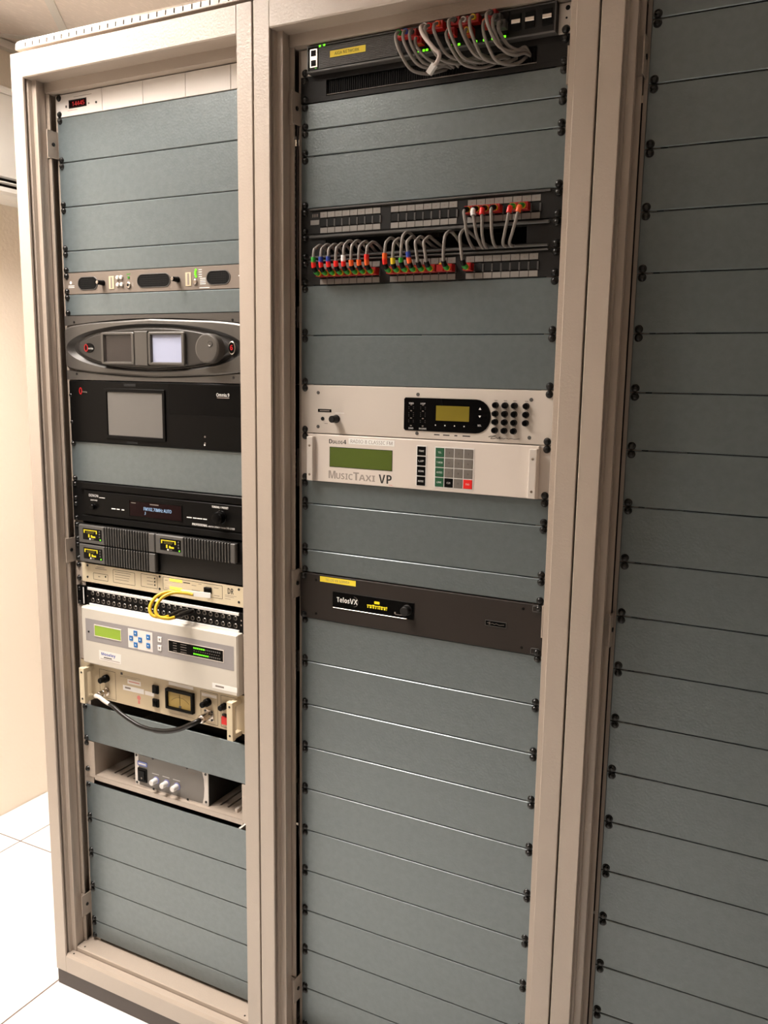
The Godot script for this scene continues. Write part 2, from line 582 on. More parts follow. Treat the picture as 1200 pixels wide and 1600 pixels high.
# ------------------------------------------------------------------ one rack cabinet
func make_rack(i: int, label: String) -> Node3D:
	var o := thing("equipment_rack", label, "rack", Vector3(hole_x[i] + 0.23255, 0, 0), "row of beige equipment racks")
	var W := 298.5
	var prof := [[0, 61], [1, 62], [32, 62], [33, 61], [33, 57], [20, 57], [20, 51.5], [36, 51.5], [36, 42.5], [36.5, 42], [46.5, 42], [47, 41.5], [47, 37.5], [44, 36.8], [44, 16.8], [41, 16.8], [41, 14.5], [52, 14.5], [52, 11.5], [30, 11.5], [30, -22], [0, -22]]
	for s in [-1, 1]:
		var a := []
		for v in prof:
			a.append([s * (-W + v[0]) * -1.0 if s > 0 else -W + v[0], v[1]])
		part("post", extrude(a, 42, 2086, "y"), M.frame_beige, o)
		var b := []
		for v in [[0, -740], [40, -740], [40, -780], [0, -780]]:
			b.append([(W - v[0]) if s > 0 else -W + v[0], v[1]])
		part("rear_post", extrude(b, 42, 2086, "y"), M.frame_beige, o)
		# 19-inch rail, an angle with a side flange
		var c := []
		for v in [[-247.5, -3.2], [-218, -3.2], [-218, -5.2], [-245.5, -5.2], [-245.5, -45], [-247.5, -45]]:
			c.append([v[0] * -s, v[1]])
		part("mounting_rail", extrude(c, 98, 2032, "y"), M.rail_beige, o)
		# brackets with a dark bolt between post and rail
		for y in [1.920, 1.062, 0.196]:
			var x0: float = s * 0.2448
			box_ab("rail_bracket", Vector3(x0 - .001, y - .027, -0.0031), Vector3(x0 + .001, y + .027, 0.025), M.rail_beige, o)
			box_ab("bracket_foot", Vector3(s * 0.2575, y - .027, 0.0150), Vector3(x0, y + .027, 0.0170), M.rail_beige, o)
			var bolt := part("bracket_bolt", turned([[4, 0], [4, 1.5], [3, 2.2]], 12), M.screw, o, Vector3(x0 - s * .001, y, 0.010))
			bolt.rotation_degrees.y = -90 * s
	var iw := W - 33.5
	part("head_beam", extrude([[62, 2040], [60, 2038], [20, 2038], [20, 2086], [61, 2086], [62, 2085]], -iw, iw, "x"), M.frame_beige, o)
	part("head_channel", extrude([[20, 2018.5], [-22, 2018.5], [-22, 2084], [20, 2084]], -252, 252, "x"), M.frame_beige, o)
	part("sill_beam", extrude([[62, 42], [62, 82], [57, 88], [41, 88], [41, 42]], -iw, iw, "x"), M.frame_beige, o)
	part("sill_step", extrude([[40, 44], [40, 97], [38, 99], [-40, 99], [-40, 44]], -252, 252, "x"), M.frame_beige, o)
	for s in [-1, 1]:
		for e in [[0.262, 0.088, 0.051], [0.2465, 0.099, 0.031]]:
			var h := part("sill_screw", turned([[2.2, 0], [2.0, 0.6]], 10), M.screw, o, Vector3(s * (e[0] - .012), e[1], e[2]))
			h.rotation_degrees.x = -90
	part("plinth", extrude([[58, 0], [58, 41.5], [-770, 41.5], [-770, 0]], -W + 0.5, W - 0.5, "x"), M.plinth, o)
	# vented top cover
	part("top_cover", extrude([[-20, 2099], [-20, 2114], [42, 2115], [40, 2118], [-770, 2118], [-770, 2099]], -W + 3, W - 3, "x"), M.frame_beige, o)
	var teeth := []
	var n := 28
	for k in n + 1:
		var x0 := -W + 3 if k == 0 else -267.0 + (k - 1) * 20.3 + 1.6
		var x1 := W - 3 if k == n else -267.0 + k * 20.3 - 1.6
		if x1 > W - 3: x1 = W - 3
		if x0 >= W - 3: break
		teeth.append([extrude([[47.5, 2099], [50, 2099], [49, 2110], [46.5, 2110]], x0, x1, "x"), Vector3.ZERO])
	teeth.append([extrude([[36, 2097], [49, 2097], [50, 2098], [50, 2100.5], [36, 2100.5]], -W + 3, W - 3, "x"), Vector3.ZERO])
	teeth.append([extrude([[46.5, 2108.8], [49.2, 2108.8], [44, 2115.2], [38, 2118], [38, 2116]], -W + 3, W - 3, "x"), Vector3.ZERO])
	part("cover_lip", join(teeth), M.frame_beige, o)
	for s in [-1, 1]:
		part("cover_stud", turned([[5, 0], [5, 2], [3, 12]], 10), M.alu_light, o, Vector3(s * 0.262, 2.086, 0.03)).rotation_degrees.x = -90
	box_ab("rear_door", Vector3(-W * .001, 0.042, -0.785), Vector3(W * .001, 2.086, -0.781), M.dark_steel, o)
	if i == 1:
		box_ab("side_panel", Vector3(-0.2985, 0.05, -0.74), Vector3(-0.2965, 2.08, -0.022), M.frame_beige, o)
	if i == 3:
		box_ab("side_panel", Vector3(0.2965, 0.05, -0.74), Vector3(0.2985, 2.08, -0.022), M.frame_beige, o)
	# slotted cable strips behind the left post
	if i != 1:
		for e in ([[1.635, 1.93], [1.545, 1.585], [1.24, 1.315], [0.86, 0.905]] if i == 2 else [[1.25, 1.42], [0.42, 0.58]]):
			var l := []
			var x := -0.2875 if i == 2 else -0.281
			l.append([block(Vector3(0.0035, e[1] - e[0], 0.002)), Vector3(x + .0065, (e[0] + e[1]) / 2, -0.05)])
			var y: float = e[0]
			while y < e[1]:
				l.append([block(Vector3(0.005, 0.0045, 0.002)), Vector3(x - .002, y + .004, -0.05)])
				y += 0.011
			part("slotted_strip", join(l), M.alu_light, o)
	return o

# ------------------------------------------------------------------ blank panels
func blank(rack: int, k: float, h: float, label: String, group := "blue-grey blank panels") -> void:
	unit("blank_panel", label, "panel", rack, k, h, group)
	var hh := h * 44.45
	part("plate", slab(482.0, hh - 1.3, 3.0, 0.0, 1.3), M.panel_blue, cur, P(241.3, hh / 2, -3.0))
	screws([6.35, hh - 6.35])

func make_blanks() -> void:
	var r1 := [[-2, 2, "blue-grey blank panel directly below the white strip with the red display"], [0, 2, "second blue-grey blank panel below the white strip with the red display"], [2, 2, "third blue-grey blank panel below the white strip with the red display"],
		[4, 1, "narrow blue-grey blank panel just above the taupe unit with three speaker grilles"], [6, 1, "narrow blue-grey blank panel between the speaker unit and the oval-faced unit"],
		[13, 2, "blue-grey blank panel between the black screen unit and the black tuner"], [26.66, 2, "blue-grey blank panel under the cream amplifier with the looped black cable"],
		[31, 2, "blue-grey blank panel directly below the open equipment shelf"], [33, 2, "second blue-grey blank panel below the open equipment shelf"], [35, 2, "third blue-grey blank panel below the open equipment shelf"], [37, 2, "fourth blue-grey blank panel below the open equipment shelf"],
		[39, 1, "narrow blue-grey blank panel at the sill, below the open equipment shelf"]]
	for e in r1:
		blank(1, e[0], e[1], e[2])
	var r2 := [[-1, 1, "narrow blue-grey blank panel right under the brush strip below the network switch"], [0, 1, "second narrow blue-grey blank panel under the brush strip below the switch"], [1, 2, "blue-grey blank panel directly above the upper patch panel"],
		[6, 2, "blue-grey blank panel right under the lower patch panel, with cord shadows"], [8, 2, "blue-grey blank panel directly above the silver unit with round keys"],
		[14, 1, "narrow blue-grey blank panel right below the aluminium unit with green display"], [15, 2, "taller blue-grey blank panel, second below the aluminium unit with green display"], [17, 1, "narrow blue-grey blank panel directly above the server with the yellow label"]]
	var nth := ["first", "second", "third", "fourth", "fifth", "sixth", "seventh", "eighth", "ninth", "tenth"]
	for j in 10:
		r2.append([20 + 2 * j, 2, "%s blue-grey blank panel below the server with the yellow label" % nth[j]])
	for e in r2:
		blank(2, e[0], e[1], e[2])
	var level := ["level with the brush slot", "level with the two narrow blanks under the switch", "level with the upper patch panel", "level with the lower patch panel", "level just under the lower patch panel", "level just above the silver keypad unit",
		"level with the silver keypad unit", "level with the green-display unit", "level just under the green-display unit", "level just above the yellow-labelled server", "level with the yellow-labelled server"]
	blank(3, -3, 1, "narrow blank panel of the rack without equipment, level with the network switch", "blank panels of the rack without equipment")
	for j in 21:
		blank(3, -2 + 2 * j, 2, "blank panel of the rack without equipment, %s" % (level[j] if j < 11 else "%s one below the server's level" % nth[j - 11]), "blank panels of the rack without equipment")

# ------------------------------------------------------------------ equipment in the first rack
func make_display_strip() -> void:
	unit("display_strip_unit", "white one-unit strip with a small red digital display under the rack head", "rack unit", 1, -3, 1)
	sl("backplate", 0, 0.4, 482.6, 44.0, -3, -0.6, M.white_panel)
	var cuts := [0.0, 128.3, 235.4, 341.3, 447.5, 482.6]
	for i in 5:
		sl("module_plate", cuts[i] + (0.7 if i else 0.0), 0.6, cuts[i + 1] - 0.7, 43.8, -0.6, 0.6, M.white_panel, 0, 0.3)
	fr("display_bezel", 36.5, 13.5, 86, 29.5, 1.6, 0.6, 1.4, M.black)
	sl("display_window", 38, 15, 84.5, 28, 0.6, 0.8, M.wine_glass)
	txt("14445", 46, 17.5, 34, 8, M.led_red, 0.85)
	sl("slide_switch", 27.5, 22.5, 30.5, 27, 0.6, 2.0, M.charcoal)
	dot("button", 92, 25.3, 1.6, 0.6, 1.6, M.print_grey)
	dot("button", 112.4, 25.8, 2.2, 0.6, 1.8, M.print_dark)
	sl("print_line", 50, 8, 100, 8.8, 0.6, 0.65, M.print_grey, 0, 0.01)
	sl("print_line", 32, 33, 60, 33.7, 0.6, 0.65, M.print_pink, 0, 0.01)
	chassis(22, 460, 1, 43)
	screws([6.35, 38.1])

func make_monitor() -> void:
	unit("monitor_speaker_unit", "taupe one-unit audio monitor with three rounded speaker grilles", "rack unit", 1, 5, 1)
	sl("front_plate", 0, 0.4, 482.6, 44.0, -3, 0, M.taupe)
	for e in [[40.6, 97.9], [205.8, 293.2], [382.7, 440.3]]:
		var g := fr("grille_rim", e[0], 9, e[1], 36.5, 1.6, 0, 1.2, M.charcoal, 13.7, 12.1, 0.5)
		sl("speaker_grille", e[0] + 1.5, 10.5, e[1] - 1.5, 35, 0, 0.4, M.black_matte, 12, 0.1)
		var holes := []
		for a in range(int(e[0]) + 10, int(e[1]) - 8, 4):
			for b in [14.5, 18.6, 22.7, 26.8, 30.9]:
				holes.append([turned([[1.1, 0], [1.0, 0.3]], 6), P(a, b, 0.4)])
		part("grille_perforation", join(holes), M.hole, cur).set_meta("kind", "stuff")
	for x in [113.0, 312.0]:
		kn("knob", x, 23.3, 5.6, 17, M.black)
		dot("knob_cap", x, 23.3, 3.6, 17, 18, M.nickel)
	for x in [136.4, 338.6]:
		sl("level_meter", x - 7.2, 10.5, x + 7.2, 36.5, 0, 1.0, M.cream_dark, 0.8)
		sl("meter_scale", x - 2.4, 12.5, x + 2.4, 34.5, 1.0, 1.2, M.print_grey, 0, 0.05)
	for p in [[154.6, 14], [164.5, 14], [154.8, 28.3], [165.2, 28.2]]:
		dot("button", p[0], p[1], 4.2, 0, 4, M.alu_light)
	dot("indicator", 183.3, 14.7, 2.8, 0, 1.5, M.led_green_dim)
	sl("print_line", 178, 7.3, 188, 9.3, 0, 0.06, M.led_green_dim, 0, 0.01)
	part("jack", turned([[6, 0], [6, 2.5], [4.6, 3.5], [3.2, 3.5]], 16), M.nickel, cur, P(183.5, 29.9, 0))
	dot("jack_hole", 183.5, 29.9, 3.0, 3.5, 3.7, M.hole)
	sl("print_line", 191, 24.5, 196, 33, 0, 0.06, M.print_grey, 0, 0.01)
	for j in 4:
		dot("indicator", 357.5 - [0.0, 1.5, 1.5, 0.0][j], 6.5 + j * 4.2, 2.2, 0, 1.6, M.led_green)
		sl("print_line", 364, 5.8 + j * 4.4, 372, 7.0 + j * 4.4, 0, 0.06, M.print_white, 0, 0.01)
	part("jack", turned([[5, 0], [5, 3], [3.8, 4]], 16), M.nickel, cur, P(355.9, 29.2, 0))
	for j in 4:
		sl("print_line", 367, 22.5 + j * 3.4, 381, 23.7 + j * 3.4, 0, 0.06, M.print_white, 0, 0.01)
	sl("print_line", 365, 40, 390, 41.2, 0, 0.06, M.print_white, 0, 0.01)
	dot("emblem", 20, 20, 3.2, 0, 0.3, M.print_white)
	for j in 2:
		sl("print_line", 12, 26 + j * 3.2, 30, 27.3 + j * 3.2, 0, 0.06, M.print_white, 0, 0.01)
	sl("print_line", 459, 20, 466, 22, 0, 0.06, M.print_white, 0, 0.01)
	chassis(22, 460, 1, 43)
	screws([6.35, 38.1])

func make_oval_processor() -> void:
	unit("oval_faced_processor", "charcoal audio processor with oval face, two small screens and big knob", "rack unit", 1, 7, 3.03)
	var N := 96
	# filler strips above and below follow the bulge of the fascia
	var top := []
	var bot := []
	for i in 41:
		var x := -241.3 + 482.6 * i / 40
		var b := 13.0 * pow(cos(x / 241.3 * PI / 2), 1.0)
		top.append([x, 67.35 - (20.5 - b)])
		bot.append([x, -67.35 + (20.5 - b)])
	top.append_array([[241.3, 67.0], [-241.3, 67.0]])
	bot.append_array([[241.3, -67.0], [-241.3, -67.0]])
	var c := P(241.3, 67.35, 0)
	part("filler_strip", extrude(top, -3, 3), M.graphite, cur, c)
	part("filler_strip", extrude(bot, -3, 3), M.graphite, cur, c)
	# fascia with an oval dish
	var outer := func(inset: float) -> PackedVector2Array:
		var p := PackedVector2Array()
		for i in N:
			var a := TAU * i / N
			var cx := signf(cos(a)) * pow(absf(cos(a)), 0.16)
			var x := (241.3 - inset) * cx
			var hh := 45.5 + 12.3 * cos(x / 241.3 * PI / 2) - inset
			p.append(Vector2(x, hh * signf(sin(a)) * pow(absf(sin(a)), 0.16)) * .001)
		return p
	part("fascia", loft([loop3(outer.call(0.0), -.003), loop3(outer.call(0.0), .004), loop3(outer.call(3.0), .0065), loop3(el(.234, .0485, N), .0075)], false), M.graphite, cur, c)
	part("oval_dish", loft([loop3(el(.234, .0485, N), .0075), loop3(el(.2165, .0430, N), .001), loop3(el(.209, .0415, N), .001), loop3(el(.200, .0395, N), .0075), loop3(el(.193, .0375, N), .0085)], true), M.graphite_dark, cur, c)
	# twin screens in one raised bezel
	for e in [[122.3, 196.0, M.screen_dark, "dark"], [250.5, 327.0, M.screen_pale, "pale"]]:
		var w: float = e[1] - e[0]
		part("screen_bezel", frame(w + 18, 66, w + 4, 57, 6.0, 5, 1.5, 1.5, 2.2), M.graphite, cur, P((e[0] + e[1]) / 2, 68.6, 8.5))
		part("screen", slab(w, 54.5, 1.0), e[2], cur, P((e[0] + e[1]) / 2, 68.6, 8.5), e[3] + " screen")
	sl("screen_bridge", 206, 34, 240.5, 103, 8.5, 14.0, M.graphite, 0, 1.2)
	# big jog wheel
	part("jog_wheel", turned([[28.5, 0], [28.5, 17], [27.0, 19.5], [25, 20.2], [10, 20.2]], 36), M.graphite, cur, P(402, 68.5, 8))
	part("finger_dimple", turned([[6.2, 0], [6.0, 1.0], [5.0, 1.2], [3.6, 0.4]], 20), M.graphite, cur, P(411, 59.5, 28.1))
	# maker's badges
	part("badge", loft([loop3(el(.0145, .0098, 32), 0), loop3(el(.0145, .0098, 32), .0015), loop3(el(.0135, .0088, 32), .002)]), M.black_gloss, cur, P(75, 67.3, 8.0))
	part("badge_ring", loft([loop3(el(.0052, .0078, 24), 0), loop3(el(.0052, .0078, 24), .001), loop3(el(.0036, .0062, 24), .001), loop3(el(.0036, .0062, 24), 0)], false), M.led_red, cur, P(67.5, 67.3, 10))
	txt("mnia", 72, 66.2, 15, 4.2, M.print_white, 10.1)
	part("badge", loft([loop3(el(.0085, .0125, 32), 0), loop3(el(.0085, .0125, 32), .0015), loop3(el(.0075, .0115, 32), .002)]), M.nickel, cur, P(448, 67, 7.5))
	part("badge_field", loft([loop3(el(.0068, .0105, 32), 0), loop3(el(.0068, .0105, 32), .0004)]), M.black_gloss, cur, P(448, 67, 9.5))
	txt("6", 445, 61.5, 6, 10, M.led_red, 10, font_bold)
	for p in [[28, 13.5], [446, 14], [29.5, 122], [446.5, 123.5]]:
		dot("strip_screw", p[0], p[1], 2.6, 3, 3.6, M.screw)
	for p in [[38, 107], [38, 27]]:
		dot("hole", p[0], p[1], 2.4, 6.2, 6.6, M.hole)
	chassis(22, 460, 4, 130)
	screws([45, 90])

func make_screen_processor() -> void:
	unit("screen_processor", "glossy black three-unit processor with a square grey touch screen", "rack unit", 1, 10.04, 2.98)
	sl("front_plate", 6, 1.5, 476, 132, -3, 4, M.black, 3, 0.8)
	sl("upper_gloss_band", 285, 5, 472, 64, 4, 4.25, M.black_gloss, 1, 0.1)
	fr("screen_bezel", 110, 15.5, 275.5, 121.5, 6.5, 4, 7.0, M.black, 3, 2, 0.8, 1.5)
	sl("touch_screen", 117, 21, 271, 116, 4, 4.8, M.screen_grey, 2)
	dot("screen_corner_mark", 115.5, 118, 2.4, 6.2, 6.7, M.white)
	for e in [[165, 5, 197, 10.5], [168, 125, 198, 130]]:
		sl("grip_notch", e[0], e[1], e[2], e[3], 4, 4.6, M.hole, 0.5, 0.1)
	part("badge_ring", loft([loop3(el(.0042, .0075, 24), 0), loop3(el(.0042, .0075, 24), .0008), loop3(el(.0026, .0058, 24), .0008), loop3(el(.0026, .0058, 24), 0)], false), M.led_red, cur, P(40, 23, 4))
	txt("mnia", 45, 23, 13, 3.4, M.print_grey, 4.2)
	txt("Omnia.9", 406, 19, 31, 6.5, M.print_white, 4.4)
	sl("print_line", 407, 27, 437, 28.6, 4.25, 4.35, M.print_grey, 0, 0.02)
	dot("indicator", 375.4, 106, 2.0, 4, 5, M.print_grey)
	dot("indicator", 375.6, 119, 1.8, 4, 5, M.print_grey)
	dot("indicator", 374.5, 122.5, 1.8, 4, 5, M.white)
	chassis(22, 460, 4, 128)
	for y in [32, 89, 121]:
		pass
	screws([33, 91])

func make_tuner() -> void:
	unit("radio_tuner", "black radio tuner with a dark display reading an FM frequency", "rack unit", 1, 15, 2)
	sl("front_plate", 0, 0.5, 482.6, 88, -3, 1.5, M.black_matte)
	sl("top_rib", 28, 0.8, 470, 15, 1.5, 6.5, M.black, 1.0, 1.0)
	sl("fascia", 38, 17.5, 470, 71, 1.5, 6.0, M.black, 1.0, 1.2)
	sl("lower_rib", 28, 73.5, 470, 87, 1.5, 5.0, M.black_matte, 1.0, 1.0)
	fr("display_bezel", 170.5, 28.5, 314.5, 63.5, 1.5, 6, 7.2, M.black_gloss)
	sl("display_window", 172, 30, 313, 62, 6, 6.4, M.wine_glass, 0, 0.1)
	txt("FM102.70MHz AUTO", 211, 41, 75, 7.0, M.led_blue_white, 6.5)
	txt("J", 212.5, 50.5, 3, 6.5, M.led_blue_white, 6.5)
	sl("print_line", 176, 33.5, 189, 35, 6.4, 6.5, M.print_grey, 0, 0.02)
	sl("print_line", 228, 33, 252, 35, 6.4, 6.5, M.print_grey, 0, 0.02)
	txt("DENON", 54, 25, 27, 5.6, M.print_white, 6.1)
	sl("print_line", 84, 30.2, 101, 31.6, 6, 6.1, M.print_white, 0, 0.02)
	txt("ON/POWER", 58, 36.5, 20, 2.8, M.print_white, 6.1)
	part("power_button", knob_mesh(7, 9), M.black_gloss, cur, P(68, 52, 6))
	for e in [[119, 131], [134, 142.5], [148, 155.5]]:
		sl("print_line", e[0], 51, e[1], 53.2, 6, 6.1, M.print_white, 0, 0.02)
	txt("TUNING / PRESET", 391, 22.5, 41, 4.0, M.print_white, 6.1, font_bold)
	part("tuning_knob", turned([[14, 0], [14, 1.5], [12.6, 2.5], [12, 15], [10.8, 17], [6, 17.6]], 28), M.black_gloss, cur, P(414, 44, 6))
	for e in [[326, 339], [342, 352], [353, 366], [368, 378]]:
		sl("print_line", e[0], 51, e[1], 53, 6, 6.1, M.print_white, 0, 0.02)
	txt("PROFESSIONAL", 340, 62.5, 39, 4.6, M.print_white, 6.1, font_bold)
	txt("AM/FM STEREO TUNER", 381, 64.2, 44, 3.0, M.print_white, 6.1)
	txt("DN-U100", 427, 63.3, 20, 4.0, M.print_white, 6.1)
	chassis(22, 460, 2, 86)
	screws([6.35, 38, 50.8, 82.5], true)

func processor_module(x: float, y: float, w: float, fin0: float, fin1: float, nf: int, label: String) -> void:
	var keep := cur
	cur = thing("half_rack_processor", label, "processor", keep.position, "half-width processors with yellow displays")
	var h := 41.0
	sl("body", x, y, x + w, y + h, 2, 7.0, M.black_matte, 1.5, 1.0)
	sl("screen_housing", x + 0.6, y + 0.6, fin0 - 2, y + h - 0.6, 8, 15.5, M.charcoal, 2.0, 1.4)
	sl("screen", x + 14, y + 7.5, x + 70, y + 32.5, 15.5, 15.8, M.black_gloss, 1.0, 0.1)
	for i in nf:
		var fx := fin0 + (fin1 - fin0) * (i + 0.5) / nf
		part("fin", slab(3.5, h - 1.0, 9.2, 1.2, 1.2), M.charcoal, cur, P(fx, y + h / 2, 6.9))
	sl("end_grip", fin1 + 0.6, y + 0.6, x + w - 0.4, y + h - 0.6, 8, 15.5, M.charcoal, 2.0, 1.4)
	# yellow read-out
	var z := 15.85
	sl("readout_bar", x + 17, y + 10.5, x + 56, y + 12.3, z - .05, z, M.led_yellow, 0, 0.01)
	sl("readout_bar", x + 17, y + 12.3, x + 20, y + 18, z - .05, z, M.led_yellow, 0, 0.01)
	sl("readout_bar", x + 53, y + 12.3, x + 56, y + 18, z - .05, z, M.led_yellow, 0, 0.01)
	sl("readout_bar", x + 24, y + 14, x + 49, y + 15.4, z - .05, z, M.led_yellow_dim, 0, 0.01)
	sl("readout_bar", x + 24, y + 17, x + 46, y + 18.2, z - .05, z, M.led_yellow_dim, 0, 0.01)
	for e in [[30, 20, 34, 27], [38, 21.5, 42, 27], [42, 23.5, 51, 27]]:
		sl("readout_block", x + e[0], y + e[1], x + e[2], y + e[3], z - .05, z, M.led_yellow, 0, 0.01)
	sl("emblem", x + 33, y + 28.6, x + 37, y + 32, z - .05, z + .05, M.print_white, 1, 0.01)
	sl("print_line", x + 38, y + 29.6, x + 46, y + 30.8, z - .05, z, M.print_grey, 0, 0.01)
	for j in 3:
		dot("key", x + 63.5, y + 12 + j * 6.0, 1.9, 15.7, 16.6, M.charcoal)
	dot("indicator", x + 65.5, y + 30, 1.7, 15.7, 16.6, M.led_green)
	cur = keep

func make_half_rack_processors() -> void:
	unit("rack_tray", "dark grey rack tray carrying the half-width processors with yellow displays", "rack tray", 1, 17.06, 2)
	sl("front_plate", 0, 0.5, 482.6, 88, -3, 0.6, M.charcoal_dark)
	sl("blanking_plate", 250, 44.8, 462, 87, 0.6, 2.4, M.charcoal_dark, 0, 0.5)
	chassis(22, 460, 2, 86)
	screws([6.35, 38.1, 50.8, 82.5], true, 8.75, 473.85)
	processor_module(27, 1.2, 219.5, 105, 228, 17, "half-width processor with yellow display, upper one beside the tray screws")
	processor_module(27, 44.2, 219.5, 105, 228, 17, "half-width processor with yellow display, standing alone in the tray's lower row")
	processor_module(247.5, 1.2, 207, 325, 441, 16, "half-width processor with yellow display, above the plain dark blanking plate")

func make_cream_unit() -> void:
	unit("cream_generator_unit", "cream one-unit device with outlined fields and yellow strips", "rack unit", 1, 19.12, 0.97)
	sl("mounting_ear", 0, 0.5, 18.5, 42.6, -3, -0.5, M.rail_beige)
	sl("mounting_ear", 464.5, 0.5, 482.6, 42.6, -3, -0.5, M.rail_beige)
	sl("front_plate", 18, 0.3, 465, 42.8, -3, 0.4, M.cream)
	for e in [[51.3, 17.5, 95.6, 33], [110.7, 3.4, 174.5, 32.5], [191.0, 2.4, 237.7, 31.2], [252.7, 1.6, 410.0, 30]]:
		fr("outline", e[0], e[1] + 2, e[2], e[3] + 2, 0.9, 0.4, 0.5, M.print_dark, 1.5, 1.0, 0.02)
	for y in [8.5, 14, 19.5, 25]:
		sl("print_line", 116, y + 1, 166 - y * .4, y + 2.2, 0.4, 0.46, M.print_grey, 0, 0.01)
	for e in [[58, 6.5, 92, 8], [62, 3.0, 86, 4.2], [66, 24, 72, 26]]:
		sl("print_line", e[0], e[1] + 2, e[2], e[3] + 2, 0.4, 0.46, M.print_grey, 0, 0.01)
	dot("indicator", 88, 25, 2.0, 0.4, 1.2, M.print_dark)
	for y in [11, 18.3, 25.5]:
		dot("indicator", 230, y, 1.8, 0.4, 1.2, M.print_dark)
		sl("print_line", 208, y - .5, 225, y + .7, 0.4, 0.46, M.print_grey, 0, 0.01)
	for y in [8.0, 25.0]:
		sl("yellow_strip", 271, y - 2.6, 305, y + 3.2, 0.4, 0.9, M.amber, 0, 0.2)
		sl("print_line", 308, y + 0.6, 326, y + 2.6, 0.4, 0.5, M.print_dark, 0, 0.01)
	for e in [[258, 8, 266], [258, 25, 268], [330, 10, 342], [348, 5, 356], [340, 24, 356], [388, 8, 400], [388, 24, 402], [330, 20, 352]]:
		sl("print_line", e[0], e[1] + 2, e[2], e[1] + 3.2, 0.4, 0.46, M.print_grey, 0, 0.01)
	sl("push_button", 365.8, 11.2, 382.4, 24.3, 0.4, 6.5, M.black, 1.0, 0.8)
	txt("DR", 423, 6.5, 15, 12, M.print_dark, 0.42, font_bold)
	for y in [21.5, 24.5, 29]:
		sl("print_line", 416, y, 445 - (y - 21.5) * 2, y + 0.9, 0.4, 0.46, M.print_grey, 0, 0.01)
	for p in [[35, 5], [34, 31.5], [244.2, 5], [243.4, 32], [451.3, 6], [451, 32.4]]:
		dot("plate_screw", p[0], p[1], 2.6, 0.4, 1.4, M.print_dark)
	chassis(22, 460, 1, 42)
	screws([6.35, 36.5])

func make_patchbay() -> void:
	unit("jack_patchbay", "black patchbay with two rows of round jacks between white strips", "patchbay", 1, 20.34, 1)
	sl("front_plate", 26, 0.5, 462, 44, -6, 0, M.black_matte)
	for e in [[2, 26], [462, 480.6]]:
		sl("mounting_ear", e[0], -1.0, e[1], 43, -6, 3, M.black, 1, 0.8)
	sl("label_strip", 33, 0.3, 451, 6.8, 0, 2.2, M.white, 0.5, 0.6)
	sl("label_strip", 37, 37.0, 451, 43.6, 0, 2.2, M.white, 0.5, 0.6)
	sl("printed_tab", 20.5, 2, 23.5, 40, 3, 3.3, M.print_white, 0, 0.1)
	for row in 2:
		for i in 26:
			var x := 47.3 + i * 15.78
			var y: float = [13.0, 28.8][row]
			var j := part("jack", turned([[4.8, 0], [4.8, 1.0], [4.3, 1.6], [3.5, 1.6], [3.3, 0.6]], 14), M.jack_metal, cur, P(x, y, 0))
			part("jack_hole", turned([[3.3, 0], [3.2, 0.2]], 10), M.hole, j, Vector3(0, 0, 0.0006))
	for p in [[31, 22], [456, 16], [456, 26]]:
		dot("plate_screw", p[0], p[1], 1.6, 0, 0.6, M.nickel)
	chassis(26, 456, 2, 43, 150)
	screws([6.35, 38.1], true, 8.75)
	# two yellow patch cords with black plugs
	var keep := cur
	for n in 2:
		var jx := 315.6 + n * 15.78
		cur = thing("yellow_patch_cable", ["yellow patch cord looping from the jack nearer the empty jacks, outer loop", "yellow patch cord with the inner loop, plugged beside the other yellow cord"][n], "cord", keep.position, "yellow patch cords on the patchbay")
		var dx := n * 16.0
		part("plug", turned([[4.6, 0], [4.6, 8], [5.6, 9], [5.6, 38], [4.4, 42], [4.0, 56]], 14), M.black_cord, cur, P(jx, 13, 1.9))
		var pts := [P(jx, 13, 56), P(jx - 6, 14, 68), P(jx - 24, 9, 78), P(jx - 33, -6, 74), P(jx - 29, -24, 60), P(jx - 14, -33, 45), P(jx + 4, -33, 33), P(jx + 22, -30, 24)]
		part("cable", tube(smooth_path(pts), 0.0034, 10), M.yellow_cord, cur)
		if n == 1:
			part("cable_tag", slab(70, 11, 1.2, 0.5, 0.2), M.white_paper, cur, P(jx + 28, -32, 23)).rotation_degrees.y = 8
	cur = keep

